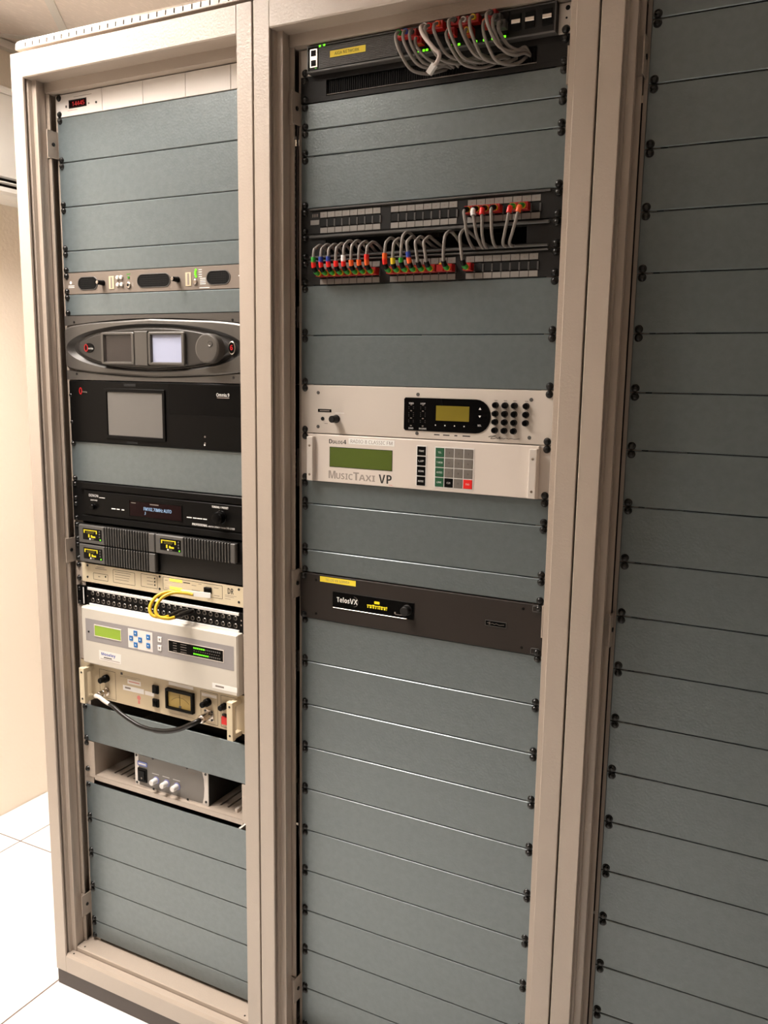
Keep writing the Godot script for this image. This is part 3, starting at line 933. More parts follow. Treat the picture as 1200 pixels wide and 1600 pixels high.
func make_transmitter() -> void:
	unit("grey_link_receiver", "pale grey three-unit box with lime display, blue arrow keys and green meters", "rack unit", 1, 21.27, 2.97)
	sl("mounting_ear", 0, 4, 28, 130, -3, 0, M.rail_beige)
	sl("mounting_ear", 456, 4, 482.6, 130, -3, 0, M.rail_beige)
	sl("body", 27, 0.5, 459, 131, -3, 18, M.cabinet_grey, 2.0, 3.0)
	sl("grey_field", 40, 25.5, 450, 77, 18, 18.25, M.panel_print_grey, 0, 0.05)
	fr("display_frame", 66.4, 36.2, 147, 63.4, 1.8, 18.2, 19.2, M.alu_pale)
	sl("display", 68.2, 38, 145.2, 61.8, 18.2, 18.6, M.lcd_lime, 0, 0.05)
	dot("indicator", 49.1, 56, 2.3, 18.2, 19.2, M.black)
	sl("keypad_field", 166.4, 29.5, 235.5, 73, 18.25, 18.5, M.white_panel, 0, 0.05)
	for p in [[188.1, 38, "^"], [175.2, 51, "<"], [200.8, 51, ">"], [187.7, 64, "v"], [223.8, 41.3, "-"], [223.5, 60, "-"]]:
		sl("arrow_key", p[0] - 5.2, p[1] - 5.6, p[0] + 5.2, p[1] + 5.6, 18.4, 19.6, M.key_blue, 0.8)
		sl("key_mark", p[0] - 1.6, p[1] - 1.2, p[0] + 1.6, p[1] + 1.2, 19.55, 19.65, M.print_white, 0.5, 0.02)
	for p in [[256, 41.2], [255.3, 60]]:
		sl("white_key", p[0] - 5.2, p[1] - 5.8, p[0] + 5.2, p[1] + 5.8, 18.2, 19.6, M.white, 0.8)
		sl("key_mark", p[0] - 1.8, p[1] - 2.5, p[0] + 1.8, p[1] + 2.0, 19.55, 19.65, M.print_grey, 0.5, 0.02)
	fr("meter_frame", 278.8, 37, 424.6, 63.6, 1.4, 18.2, 19.0, M.alu_pale)
	sl("meter_window", 280.2, 38.4, 423.2, 62.3, 18.2, 18.6, M.black_gloss, 0, 0.05)
	for i in 14:
		for row in 2:
			var lit: bool = i < [6, 8][row]
			sl("meter_segment", 346.5 + i * 5.1, [42.9, 55.6][row], 349.9 + i * 5.1, [46.1, 58.6][row], 18.6, 18.75, M.led_green if lit else M.charcoal, 0, 0.02)
	for y in [42, 47.5, 53, 58.5]:
		sl("print_line", 292, y, 302, y + 1.2, 18.6, 18.66, M.print_grey, 0, 0.01)
		sl("print_line", 312, y, 328, y + 1.2, 18.6, 18.66, M.print_grey, 0, 0.01)
	for i in 12:
		sl("print_line", 347 + i * 5.8, 50.2, 350 + i * 5.8, 51.2, 18.6, 18.66, M.print_grey, 0, 0.01)
	sl("maker_label", 78, 94, 143, 116, 18, 18.3, M.white_panel, 0, 0.05)
	txt("Moseley", 85, 97, 42, 9.5, M.logo_blue, 18.35, font_bold)
	sl("print_line", 92, 107.6, 116, 109.8, 18.3, 18.4, M.print_dark, 0, 0.02)
	sl("print_line", 82, 112, 139, 113.2, 18.3, 18.4, M.print_grey, 0, 0.02)
	sl("sticker", 394, 111.5, 457, 122.5, 18, 18.3, M.white_paper, 0, 0.05)
	sl("print_line", 402, 115, 424, 118.5, 18.3, 18.4, M.print_grey, 0, 0.02)
	for y in [30, 64, 100, 124]:
		dot("ear_screw", 16, y, 3.2, 0, 2.2, M.screw)
	chassis(22, 460, 4, 128)

func make_amplifier() -> void:
	unit("cream_power_amplifier", "cream amplifier with front handles, amber needle meter and red switch", "rack unit", 1, 24.27, 2)
	sl("front_plate", 0, 0.5, 482.6, 84, -3, 0, M.cream_dark)
	for e in [[57.5, 13, 106.3, 79.7], [347.3, 9.5, 392.8, 79.6], [400.6, 9.5, 440, 79.4]]:
		fr("outline", e[0], e[1], e[2], e[3], 0.8, 0, 0.1, M.print_dark, 0.6, 0.3, 0.02)
	for x in [80.5, 368.0]:
		part("adjuster_knob", turned([[8.6, 0], [8.6, 9], [7.8, 10], [6.6, 11], [6.2, 22], [5.2, 23]], 18), M.black, cur, P(x, 31.3, 0))
	part("adjuster_knob", turned([[7.4, 0], [7.4, 8], [6.2, 9], [6.0, 16], [5.2, 17]], 18), M.black, cur, P(411, 31.9, 0))
	part("coax_socket", turned([[9.5, 0], [9.5, 2.5], [6.2, 3], [6.2, 12], [5.4, 14]], 18), M.nickel, cur, P(78.9, 63, 0))
	part("coax_flange", slab(24, 24, 2.4, 2, 0.4), M.nickel, cur, P(370, 60, 0))
	part("coax_socket", turned([[8.0, 0], [8.0, 12], [7.0, 13]], 18), M.nickel, cur, P(370, 60, 2.4))
	for p in [[360.8, 50.8], [379.2, 50.4], [378.4, 69.1], [361, 69.4]]:
		dot("flange_screw", p[0], p[1], 2.5, 2.4, 4.0, M.screw)
	sl("square_indicator", 122.5, 10, 128, 15.2, 0, 1.0, M.charcoal)
	sl("sticker", 142, 22, 181, 32.5, 0, 0.2, M.white_panel, 0, 0.02)
	sl("print_line", 146, 26, 177, 28, 0.2, 0.26, M.print_pink, 0, 0.01)
	sl("sticker", 128.4, 38, 189.3, 49.4, 0, 0.3, M.white, 0, 0.02)
	sl("print_line", 134, 41, 151, 45, 0.3, 0.36, M.print_grey, 0, 0.01)
	sl("sticker", 192.4, 40, 219, 49.0, 0, 0.2, M.white_panel, 0, 0.02)
	for e in [[130, 16, 180], [120, 19, 168], [262, 76, 330], [286, 70, 318], [290, 73.5, 312]]:
		sl("print_line", e[0], e[1], e[2], e[1] + 0.8, 0, 0.06, M.print_grey, 0, 0.01)
	dot("warning_mark", 174.1, 60, 5.2, 0, 0.4, M.print_pink)
	sl("warning_mark", 171.6, 66, 176.6, 74, 0, 0.25, M.print_pink, 0.5, 0.02)
	for y in [30.5, 61.3]:
		sl("rocker_switch", 216.3, y - 9.2, 232.8, y + 9.2, 0, 4.5, M.black, 1.0, 0.8)
		sl("rocker", 219, y - 6.8, 230, y + 6.8, 4.5, 6.5, M.black_gloss, 1.0, 0.8)
	fr("meter_case", 255.8, 19.6, 331.5, 65.2, 5.2, 0, 8, M.black, 1.5, 1.0, 1.0, 0.8)
	sl("meter_face", 260, 23.8, 327.4, 61, 0, 3.2, M.meter_face, 0, 0.1)
	var arc := []
	for i in 12:
		var a := PI * (0.25 + 0.5 * i / 11.0)
		arc.append(P(294 + 34 * cos(a), 70 - 34 * sin(a), 3.3))
	part("meter_scale", tube(PackedVector3Array(arc), 0.0003, 5), M.print_dark, cur)
	part("meter_needle", tube(PackedVector3Array([P(294, 56, 3.6), P(293, 29, 3.6)]), 0.0003, 5), M.print_dark, cur)
	dot("meter_pivot", 294, 56.5, 3.2, 3.2, 4.4, M.charcoal)
	sl("sticker", 261, 6, 328, 12.8, 0, 0.2, M.white_panel, 0, 0.02)
	sl("sticker", 350.5, 14, 390, 20.5, 0, 0.2, M.white_panel, 0, 0.02)
	sl("switch_frame", 404.5, 49, 423, 72, 0, 2.0, M.print_dark, 0.8)
	sl("red_switch", 406, 54, 421.5, 70.5, 2.0, 6.0, M.red_bright, 0.8)
	for x in [35.5, 447.5]:
		var hd := part("handle", join([[slab(15, 82.5, 10, 1.0, 0.8), P(x, 47.5, 22)], [slab(12, 10, 22.5, 0.8, 0.3), P(x, 13, 0)], [slab(12, 10, 22.5, 0.8, 0.3), P(x, 82, 0)]]), M.cream, cur)
		for y in [16, 78]:
			part("handle_bolt", turned([[2.6, 0], [2.3, 0.6]], 12), M.print_dark, hd, P(x, y, 32))
	chassis(22, 460, 2, 82)
	screws([82])
	# looped coaxial jumper
	var keep := cur
	cur = thing("coax_jumper", "black coaxial jumper cable looping across the front of the cream amplifier", "cable", keep.position)
	part("silver_plug", turned([[7.4, 0], [7.4, 3], [6.6, 4], [7.2, 5], [7.2, 14], [5.2, 16], [5.2, 24]], 16), M.nickel, cur, P(78.9, 63, 11))
	var path := smooth_path([P(78.9, 63, 30), P(82, 60.5, 37), P(96, 59, 41), P(118, 65, 44), P(146, 70, 48), P(170, 78, 52), P(201, 88, 54), P(236, 95, 55), P(287, 93.5, 54), P(326, 83, 50), P(356, 68, 46), P(368, 61, 40), P(370, 60, 32)])
	part("cable", tube(cut_path(path, 0.06, 9.0), 0.0046, 10), M.black_cord, cur)
	part("crimp_sleeve", tube(cut_path(path, 0.0, 0.064), 0.0044, 12), M.alu_light, cur)
	part("boot", tube(cut_path(path, 0.20, 9.0), 0.0054, 12), M.black_cord, cur)
	part("elbow_plug", turned([[8.4, 0], [9.0, 1], [9.0, 12], [7.6, 15], [4.0, 18]], 18), M.nickel, cur, P(370, 60, 15))
	cur = keep

func make_shelf() -> void:
	unit("rack_shelf", "open beige rack shelf with vent slots below the looped cable", "shelf", 1, 28.66, 2)
	var H := 88.9
	for e in [[0, 30], [452.6, 482.6]]:
		sl("mounting_ear", e[0], 0.5, e[1], 88.5, -3, -0.5, M.frame_beige, 0, 0.4)
	for x in [30, 452.6]:
		box_ab("side_wall", P(x - 1, 88, -330), P(x + 1, 1, -0.6), M.frame_beige, cur)
	# floor with slots running back
	var strips := []
	var slots := [62.0, 82.0, 102.0, 122.0, 372.0, 392.0, 412.0, 432.0]
	var x0 := 31.0
	for s in slots + [452.0]:
		strips.append([block(Vector3((s - 2.5 - x0) * .001, .002, .300)), P((x0 + s - 2.5) / 2, 83, -180)])
		x0 = s + 2.5
	strips.append([block(Vector3(.421, .002, .030)), P(241.5, 83, -15)])
	strips.append([block(Vector3(.421, .002, .060)), P(241.5, 83, -330)])
	part("shelf_floor", join(strips), M.frame_beige, cur)
	sl("front_lip", 29.0, 82, 453.6, 93.5, -1.6, -0.2, M.frame_beige, 0, 0.5)
	box_ab("guide_bar", P(418, 82, -200), P(424, 74, -20), M.alu_pale, cur)
	screws([6.35, 70], true)
	# small amplifier box on the shelf
	var keep := cur
	cur = thing("shelf_amplifier", "small grey box with three pale knobs and rocker switch on the shelf", "amplifier", keep.position)
	sl("case", 144.6, 3.4, 354, 81.8, -180, -13, M.dark_steel, 1, 0.8)
	sl("face_plate", 144.6, 3.4, 354, 81.8, -13, -11, M.white_panel, 1.5, 0.5)
	var pl := []
	for v in [[156, 6], [196, 5.5], [202, 5.5], [294, 5], [300, 5], [338, 6], [342, 22], [343.5, 42], [342, 62], [338, 78], [300, 79], [294, 79], [202, 79], [196, 79], [158, 78]]:
		pl.append([v[0] - 241.3, cur_h - v[1]])
	part("grey_overlay", extrude(pl, -11, -10.6), M.overlay_grey, cur)
	sl("badge", 153.5, 20.5, 182.6, 31.5, -10.6, -9.6, M.logo_pale, 2.5, 0.4)
	sl("print_line", 157, 24.5, 179, 28.0, -9.6, -9.5, M.print_white, 0.6, 0.02)
	sl("rocker_switch", 155, 36.5, 181.3, 68.5, -10.6, -7.5, M.black, 1.2, 0.8)
	sl("rocker", 159, 41, 177.5, 63, -7.5, -5.0, M.black_gloss, 1.2, 0.8)
	dot("rocker_mark", 169, 58, 2.2, -5.0, -4.9, M.print_grey)
	sl("print_line", 163, 72, 174, 73.5, -10.6, -10.5, M.print_grey, 0, 0.02)
	for x in [208.0, 238.0, 268.0]:
		part("knob_base", turned([[8.5, 0], [8.5, 1.0], [7.5, 1.5]], 18), M.knob_lilac, cur, P(x, 55.5, -10.6))
		part("control_knob", turned([[6.6, 0], [6.4, 14], [5.6, 16]], 18), M.white, cur, P(x, 55.5, -9))
		sl("print_line", x - 12, 41, x + 8, 42.2, -10.6, -10.5, M.print_white, 0, 0.02)
	for j in 2:
		sl("print_line", 300, 12 + j * 3.5, 326 - j * 6, 13.4 + j * 3.5, -10.6, -10.5, M.print_grey, 0, 0.02)
	for p in [[150.5, 9], [150.2, 74], [347.5, 8.6], [347.7, 72.5], [199, 6], [297, 5.5], [199, 78.6], [297, 79]]:
		dot("face_screw", p[0], p[1], 2.8, -11, -9.4, M.screw)
	cur = keep

# ------------------------------------------------------------------ equipment in the second rack
func make_switch() -> void:
	unit("network_switch", "dark network switch with perforated front, yellow label and green lights", "switch", 2, -3, 1)
	sl("mounting_ear", 0, 0.6, 22, 44, -3, 0, M.alu_light, 1)
	sl("mounting_ear", 462, 0.6, 482.6, 44, -3, 0, M.alu_light, 1)
	sl("body", 22, 1.0, 462, 44, -260, 13, M.charcoal_dark, 0, 0.8)
	fr("front_frame", 22, 1.0, 462, 44, 2.2, 13, 15, M.charcoal, 0, 0, 0.5)
	# perforated grille: thin ribs
	var ribs := []
	for i in 13:
		ribs.append([slab(151, 1.3, 1.2, 0, 0.2), P(121, 6 + i * 2.7, 13)])
	for i in 56:
		ribs.append([slab(1.2, 34, 1.0, 0, 0.2), P(46.5 + i * 2.7, 22.3, 13)])
	part("front_grille", join(ribs), M.charcoal, cur).set_meta("kind", "stuff")
	sl("port_shell", 27.5, 6.5, 42.5, 36.5, 13, 14.8, M.nickel, 0.5)
	for y in [13.5, 29.5]:
		sl("port_opening", 30, y - 4.8, 40, y + 4.8, 14.8, 15.0, M.hole, 0, 0.05)
	for p in [[48.1, 1.0], [56.7, 0.6]]:
		sl("status_light", p[0] - 2.0, p[1] + 1.4, p[0] + 2.0, p[1] + 4.4, 15, 15.5, M.led_green, 0.5, 0.1)
	sl("status_light", 38, 37.5, 41.5, 39, 15, 15.4, M.led_green_dim, 0.3, 0.1)
	sl("name_label", 68, 14.6, 137, 25.0, 14.3, 14.7, M.yellow_label, 0, 0.05)
	txt("AXIA NETWORK", 77, 17.2, 48, 5, M.print_dark, 14.75)
	# port block with two rows of sockets
	sl("port_block", 202, 4, 388, 38, 13, 15.4, M.black, 0.5, 0.3)
	for i in 12:
		for row in 2:
			sl("port_opening", 206 + i * 15.2, 6.5 + row * 16, 218.5 + i * 15.2, 19.5 + row * 16, 15.4, 15.6, M.hole, 0, 0.05)
	for x in [391.5, 413.6, 440.7]:
		sl("module_port", x, 9.5, x + 15.5, 32.5, 13, 14.6, M.black, 0.3, 0.3)
		sl("module_clip", x + 0.5, 17.5, x + 15, 23.5, 14.6, 16.6, M.nickel, 0.3, 0.4)
	for x in [236.0, 244.7, 250.4, 259.5, 291.8, 306.0, 320.5, 334.6, 348.4, 362.5, 367.6, 382.0]:
		sl("status_light", x - 1.9, 37.8, x + 1.9, 41.0, 15, 16.0, M.led_green, 0.3, 0.1)
	sl("lower_edge", 22, 43.4, 462, 44.6, 0, 14.2, M.charcoal, 0, 0.3)
	screws([38.1])
	dot("ear_hole", 475.5, 8, 3.6, 0, 0.3, M.hole)
	dot("ear_hole", 474, 22, 1.6, 0, 0.3, M.hole)

func make_brush_strip(k: float, label: String, x1: float, lip: bool) -> void:
	unit("cable_entry_plate", label, "cable panel", 2, k, 1)
	var a := 9.5
	var b := 36.0
	for e in [[0, 0.5, 482.6, a], [0, b, 482.6, 44.0], [0, a, 52.0, b], [x1, a, 482.6, b]]:
		sl("face_plate", e[0], e[1], e[2], e[3], -3, 0, M.charcoal_dark, 0, 0.1)
	if lip:
		sl("rolled_lip", 20, 2.5, 462, 7.0, 0, 5, M.charcoal, 1.5, 1.2)
		sl("rolled_lip", 20, 38.0, 462, 42.0, 0, 5, M.charcoal, 1.5, 1.2)
	sl("slot_back", 50, a - 1, x1 + 2, b + 1, -60, -58, M.hole)
	if not lip:
		var br := []
		var rng := RandomNumberGenerator.new()
		rng.seed = 11
		for i in 180:
			var x: float = 53 + (x1 - 54) * i / 180.0
			br.append([slab(1.6, 24 + rng.randf() * 2.5, 2.0, 0, 0.2), P(x, a + 13, -5.5 - (i % 2))])
		part("brush_bristles", join(br), M.black_matte, cur).set_meta("kind", "stuff")
		sl("brush_holder", 53, b - 2.5, x1, b - 1.2, -3, 0.6, M.key_grey, 0, 0.2)
	screws([6.35, 38.1])

func make_patch_panel(k: float, label: String, lower: bool) -> void:
	unit("port_patchbay", label, "patch panel", 2, k, 1)
	sl("face_plate", 0, 0.5, 482.6, 44.0, -3, 0, M.charcoal_dark, 0, 0.4)
	sl("top_flange", 20, 0.6, 462, 3.6, 0, 4, M.charcoal, 0.5, 0.6)
	for g in [[40.5, 162.3], [181.7, 304.7], [322.5, 446.0]]:
		var p: float = (g[1] - g[0]) / 8.0
		sl("port_recess", g[0], 17.2, g[1], 33.0, 0, 0.3, M.black, 0, 0.05)
		for i in 8:
			var x: float = g[0] + i * p
			sl("name_tab", x + 0.5, 7.2, x + p - 0.5, 16.6, 0, 0.8, M.label_grey, 0, 0.15)
			sl("name_tab", x + 0.5, 34.0, x + p - 0.5, 43.2, 0, 0.8, M.label_grey, 0, 0.15)
			sl("port", x + 1.4, 18.6, x + p - 1.4, 31.6, 0.3, 1.2, M.hole, 0, 0.1)
			sl("port_divider", x + p - 1.4, 20, x + p + 1.4, 32.4, 0.3, 2.0, M.charcoal, 0, 0.3)
			sl("tab_mark", x + p / 2 - 1.0, 11, x + p / 2 + 1.2, 13.4, 0.8, 0.85, M.print_grey, 0, 0.02)
	if not lower:
		sl("name_tab", 20.5, 20, 38.5, 28, 0, 0.8, M.label_grey, 0, 0.15)
		for j in 4:
			sl("tab_mark", 24 + j * 3.4, 9.5, 25.4 + j * 3.4, 15, 0, 0.1, M.print_grey, 0, 0.02)
	screws([6.35, 38.1])

func port_x(n: int) -> float:      # n from 1 to 24
	var g := (n - 1) / 8
	var s: float = [40.5, 181.7, 322.5][g]
	var e: float = [162.3, 304.7, 446.0][g]
	return s + (e - s) / 8.0 * ((n - 1) % 8 + 0.5)

func cord(called: String, label: String, group: String, pts: Array, bands: Array, plug: Material, plug_at: Vector3, r := 0.0026, cord_mat: Material = null, at: Node3D = null) -> void:
	var keep := cur
	cur = thing(called, label, "cord", keep.position, group)
	var path := smooth_path(pts, 0.003)
	var l := 0.0
	part("plug", slab(14.2, 12.0, 15, 0.5, 0.8), plug, cur, plug_at)
	for b in bands:
		var stretch := cut_path(path, l, l + b[1])
		if stretch.size() > 1:
			part("band", tube(stretch, r * b[2], 10), b[0], cur)
		l += b[1]
	part("cable", tube(cut_path(path, l - 0.003, 9.0), r, 9), cord_mat if cord_mat else M.grey_cord, cur)
	cur = keep

func make_patch_cords() -> void:
	# lower panel: out of the port, up and back into the slot above
	unit("helper", "x", "x", 2, 5, 1)
	var helper := cur
	used["helper"] = -1
	var tops := [23.5, 22.9, 23.3, 22.6, 19.1, 19.6, 22.0, 23.2, 18.7, 20.2, 10.5, 18.8, 19.6, 20.5, 0, 13.9, 12.0]
	var names := [["green", "red"], ["blue", "red"], ["blue", "red"], ["red", ""], ["white", "red"], ["orange", ""], ["orange", ""], ["red", "orange"], ["orange", "red"], ["yellow", ""], ["green", ""], ["blue", "orange"], ["", ""], ["", ""], ["", ""], ["", ""], ["", ""]]
	var ordinal := ["first", "second", "third", "fourth", "fifth", "sixth", "seventh", "eighth", "ninth", "tenth", "eleventh", "twelfth", "thirteenth", "fourteenth", "fifteenth", "sixteenth", "seventeenth", "eighteenth"]
	var mats := {"green": M.green, "red": M.red_bright, "blue": M.blue, "white": M.white, "orange": M.orange, "yellow": M.yellow}
	for n in range(1, 18):
		if n == 15:
			continue
		var x := port_x(n)
		var t: float = tops[n - 1] - 44.45          # height of the loop, mm below the top of this panel
		var bands := [[M.yellow, 0.006, 1.8], [M.green, 0.007, 1.75], [M.black, 0.009, 1.7]]
		var desc := "grey patch cord with plain dark boot in the lower patch panel's %s port" % ordinal[n - 1]
		var a: String = names[n - 1][0]
		var b: String = names[n - 1][1]
		if a != "":
			if b != "":
				bands.append([mats[b], 0.008, 1.65])
			bands.append([mats[a], 0.008, 1.65])
			desc = "grey patch cord with %s bands in the lower patch panel's %s port" % [a + (" and " + b if b != "" else ""), ordinal[n - 1]]
		var lean := 0.0
		if n >= 12:
			lean = -6.0 if n != 16 else 0.0
		var hgt := t
		var pts := [P(x, 26, 13), P(x - 0.5, 25.5, 22), P(x - 1, 18, 31), P(x - 1 + lean * .3, 4, 33.5), P(x + lean, hgt * .55, 33), P(x + 1 + lean, hgt + 5, 29), P(x + 3 + lean, hgt - 1, 18), P(x + 6 + lean, hgt + 3, 4), P(x + 10, hgt + 14, -14), P(x + 18, hgt + 20, -40)]
		cord("patch_cable", desc, "patch cords of the lower patch panel", pts, bands, M.red, P(x, 25, 1))
	var keep := cur
	# a red plug without a cord fills the remaining port
	cur = thing("port_blank_plug", "red plug without cord in the lower patch panel", "plug", helper.position)
	part("plug_body", slab(12.5, 11.5, 14, 0.5, 0.8), M.red, cur, P(port_x(15), 25, 1))
	part("plug_latch", slab(5, 4, 10, 0.5, 0.4), M.yellow, cur, P(port_x(15), 19, 3))
	cur = helper
	# upper panel: out of the port and down into the same slot
	helper.position.y += 2 * UH
	var ends := [332.4, 348.3, 354.7, 371.3, 386.7, 397.6]
	var cols := [["", ""], ["white", ""], ["red", ""], ["", ""], ["red", "green"], ["orange", "green"]]
	var ports := [17, 18, 19, 20, 22, 23]
	for i in 6:
		var x := port_x(ports[i])
		var bands := [[M.yellow, 0.006, 1.8], [M.green if i > 3 else M.black, 0.009, 1.7]]
		var d := "grey patch cord with dark boot from the upper patch panel, %s of six" % ordinal[i]
		if cols[i][0] != "":
			bands.append([mats[cols[i][0]], 0.009, 1.65])
			d = "grey patch cord with %s band from the upper patch panel, %s of six" % [cols[i][0], ordinal[i]]
		var ex: float = ends[i] + 4
		var pts := [P(x, 25, 13), P(x - 1, 25.5, 21), P(x - 2, 30, 29), P(x * .75 + ex * .25, 46, 31), P(x * .4 + ex * .6, 66, 26), P(ex, 80, 14), P(ex + 2, 84, 3), P(ex + 4, 80, -25)]
		cord("patch_cable", d, "patch cords of the upper patch panel", pts, bands, M.red, P(x, 25, 1))
	# network switch: cords hang from the ports into the brush strip
	helper.position.y = Y0 + 2 * UH
	var st := [[204, 8, "green"], [216, 8, "blue"], [226, 10, ""], [236, 22, "red"], [258, 6, "red"], [272, 5, "orange"], [292, 18, "red"], [300, 4, ""], [316, 6, "white"], [322, 22, "yellow"], [332, 5, "yellow"], [352, 15, "orange"], [360, 3, ""], [368, 10, ""], [376, 20, ""]]
	for i in st.size():
		var x: float = st[i][0] + 4
		var y: float = st[i][1] + 4
		var low: float = [81, 74, 71, 68, 74, 70, 84, 78, 76, 72, 82, 86, 70, 74, 66][i]
		var fw: float = [46, 44, 40, 38, 52, 50, 46, 56, 48, 42, 50, 44, 52, 46, 40][i]
		var go: float = [70, 66, 60, 58, 66, 62, 70, 60, 66, 58, 60, 56, 66, 54, 48][i]
		var pts := [P(x, y, 28), P(x, y + 2, 37), P(x + 1, y + 12, fw), P(x + go * .15, (y + low) * .5, fw + 6), P(x + go * .4, low - 6, fw - 2), P(x + go * .7, low - 1, fw * .6), P(x + go * .9, low - 8, 10), P(x + go, 66, -8), P(x + go, 66, -35)]
		go = minf(go, 418.0 - x)
		pts.clear()
		pts.append_array([P(x, y, 28), P(x, y + 2, 37), P(x + 1, y + 12, fw), P(x + go * .15, (y + low) * .5, fw + 6), P(x + go * .4, low - 6, fw - 2), P(x + go * .7, low - 1, fw * .6), P(x + go * .9, low - 8, 10), P(x + go, 66, -8), P(x + go, 66, -35)])
		var c: String = st[i][2]
		var bands := [[mats.get(c, M.charcoal), 0.007, 1.6]]
		var d := "grey network cord with %s boot, %s along from the switch's yellow label" % [c if c != "" else "plain", ordinal[i]]
		cord("network_cable", d, "network cords of the switch", pts, bands, M.red if i < 13 else M.charcoal, P(x, y + 1, 14))
	# the pale cord with its plug hanging loose
	cord("network_cable", "pale thick network cord whose loose white plug dangles below the switch", "", [P(254, 10, 28), P(254, 12, 40), P(257, 22, 54), P(270, 40, 66), P(289, 61, 70), P(297, 69, 70), P(295, 77, 69), P(288, 84, 67)], [[M.white, 0.006, 1.5]], M.charcoal, P(254, 10, 14), 0.0033, M.white_cord)
	var last := get_child(get_child_count() - 1)
	var pg := part("loose_plug", slab(9, 16, 7, 0.8, 0.6), M.white, last, P(283, 88, 63))
	pg.rotation_degrees.z = -40
	remove_child(helper)
	helper.queue_free()
	cur = keep

func make_codec() -> void:
	unit("keypad_codec", "silver two-unit device with black display bay and round black keys", "rack unit", 2, 10, 2)
	sl("front_plate", 0, 0.5, 482.6, 88.4, -3, 0.5, M.brushed, 0, 0.8)
	var bay := []
	for v in [[217, 18.0], [349, 18.0]]:
		bay.append([v[0], v[1]])
	for i in 13:
		var a := -PI / 2 + PI * i / 12
		bay.append([349 + 26.5 * cos(a), 46.5 + 28.5 * sin(a)])
	bay.append_array([[217, 75], [214.4, 72.4], [214.4, 20.6]])
	var q := []
	for v in bay:
		q.append([v[0] - 241.3, cur_h - v[1]])
	part("display_bay", extrude(q, 0.5, 1.6), M.black_gloss, cur)
	sl("display", 275.8, 30.4, 337, 55.8, 1.6, 1.9, M.lcd_mustard, 0, 0.05)
	for x in [228.3, 250.9]:
		for y in [30.5, 40.7, 53.5, 66.5]:
			sl("level_light", x - 1.6, y - 0.8, x + 1.6, y + 0.8, 1.6, 1.8, M.print_grey, 0, 0.05)
		for y in [34.0, 37.0, 44.0, 47.2, 50.0, 57.0, 60.0]:
			sl("level_light", x - 5.2, y - .4, x - 3.6, y + .4, 1.6, 1.7, M.charcoal, 0, 0.02)
			sl("level_light", x + 3.6, y - .4, x + 5.2, y + .4, 1.6, 1.7, M.charcoal, 0, 0.02)
	txt("SEND", 223.8, 26.5, 9, 2.6, M.print_white, 1.65)
	txt("LOOP", 246.2, 26.5, 9, 2.6, M.print_white, 1.65)
	txt("SEND", 223.8, 69.8, 9, 2.6, M.print_white, 1.65)
	txt("RECEIVE", 244.2, 69.8, 14, 2.6, M.print_white, 1.65)
	for i in 4:
		dot("menu_key", 275.3 + i * 17.7, 63.9, 1.1, 1.6, 2.2, M.print_white)
	for i in 4:
		sl("print_line", [272.5, 289.5, 310.5, 325.5][i], 79.4, [283, 301.5, 316, 339.5][i], 81.4, 0.5, 0.56, M.print_dark, 0, 0.01)
	part("arrow_mark", extrude([[-2.2, -1.6], [2.2, -1.6], [0, 2.0]], 0, 0.3), M.print_white, cur, P(356.2, 33.3, 1.6))
	part("arrow_mark", extrude([[-2.2, 1.6], [2.2, 1.6], [0, -2.0]], 0, 0.3), M.print_white, cur, P(356.2, 46.4, 1.6))
	txt("SEL", 352.8, 59.8, 6.6, 2.8, M.print_white, 1.65)
	for row in 4:
		for col in 4:
			if row == 3 and col == 3:
				continue
			var x: float = [383.5, 400, 416.3, 436.3][col]
			var y: float = [26.4, 40.4, 54.2, 68.1][row]
			part("round_key", turned([[5.4, 0], [5.4, 1], [4.9, 1.4], [4.8, 6.5], [4.0, 7.6], [2.2, 7.9]], 18), M.black_gloss, cur, P(x, y, 0.5))
			if row < 3 or col < 3:
				sl("print_line", x - 2.8, y - 8.3, x + 2.8, y - 7.1, 0.5, 0.56, M.print_grey, 0, 0.01)
	# handwritten maker's signature
	var sig := [P(372.5, 79.5, .6), P(379, 77.6, .6), P(386, 77.2, .6), P(380, 79, .6), P(376.5, 82.2, .6), P(383, 81.8, .6), P(387, 79.8, .6), P(388, 82, .6), P(393, 78.6, .6), P(391.5, 82, .6), P(397, 80.6, .6), P(399, 82, .6), P(403, 80.4, .6), P(408, 81.6, .6), P(412, 80.6, .6), P(418, 81.4, .6), P(427, 80.4, .6)]
	part("signature_logo", tube(smooth_path(sig, 0.0015), 0.00042, 5), M.print_dark, cur)
	sl("name_tag", 37, 43.8, 65.8, 49.4, 0.5, 0.9, M.black, 0, 0.1)
	sl("print_line", 41, 45.6, 62, 47.6, 0.9, 0.95, M.print_grey, 0, 0.01)
	dot("jack_hole", 47.3, 61.5, 3.6, 0.5, 1.6, M.hole)
	sl("print_line", 51, 69.5, 58, 70.6, 0.5, 0.56, M.print_grey, 0, 0.01)
	part("volume_knob", turned([[7.6, 0], [7.6, 1.5], [6.6, 2], [6.4, 17], [5.2, 18.5]], 20), M.charcoal_dark, cur, P(76.5, 60.8, 0.5))
	sl("print_line", 74, 49.4, 93, 50.6, 0.5, 0.6, M.white, 0, 0.01)
	for p in [[37.5, 14], [37.2, 76.3], [240.3, 12.4], [239.8, 79.6], [444.2, 15.8], [443.5, 77.6]]:
		dot("plate_screw", p[0], p[1], 3.2, 0.5, 1.3, M.charcoal)
	chassis(22, 460, 2, 86)
	screws([6.35, 82.5])

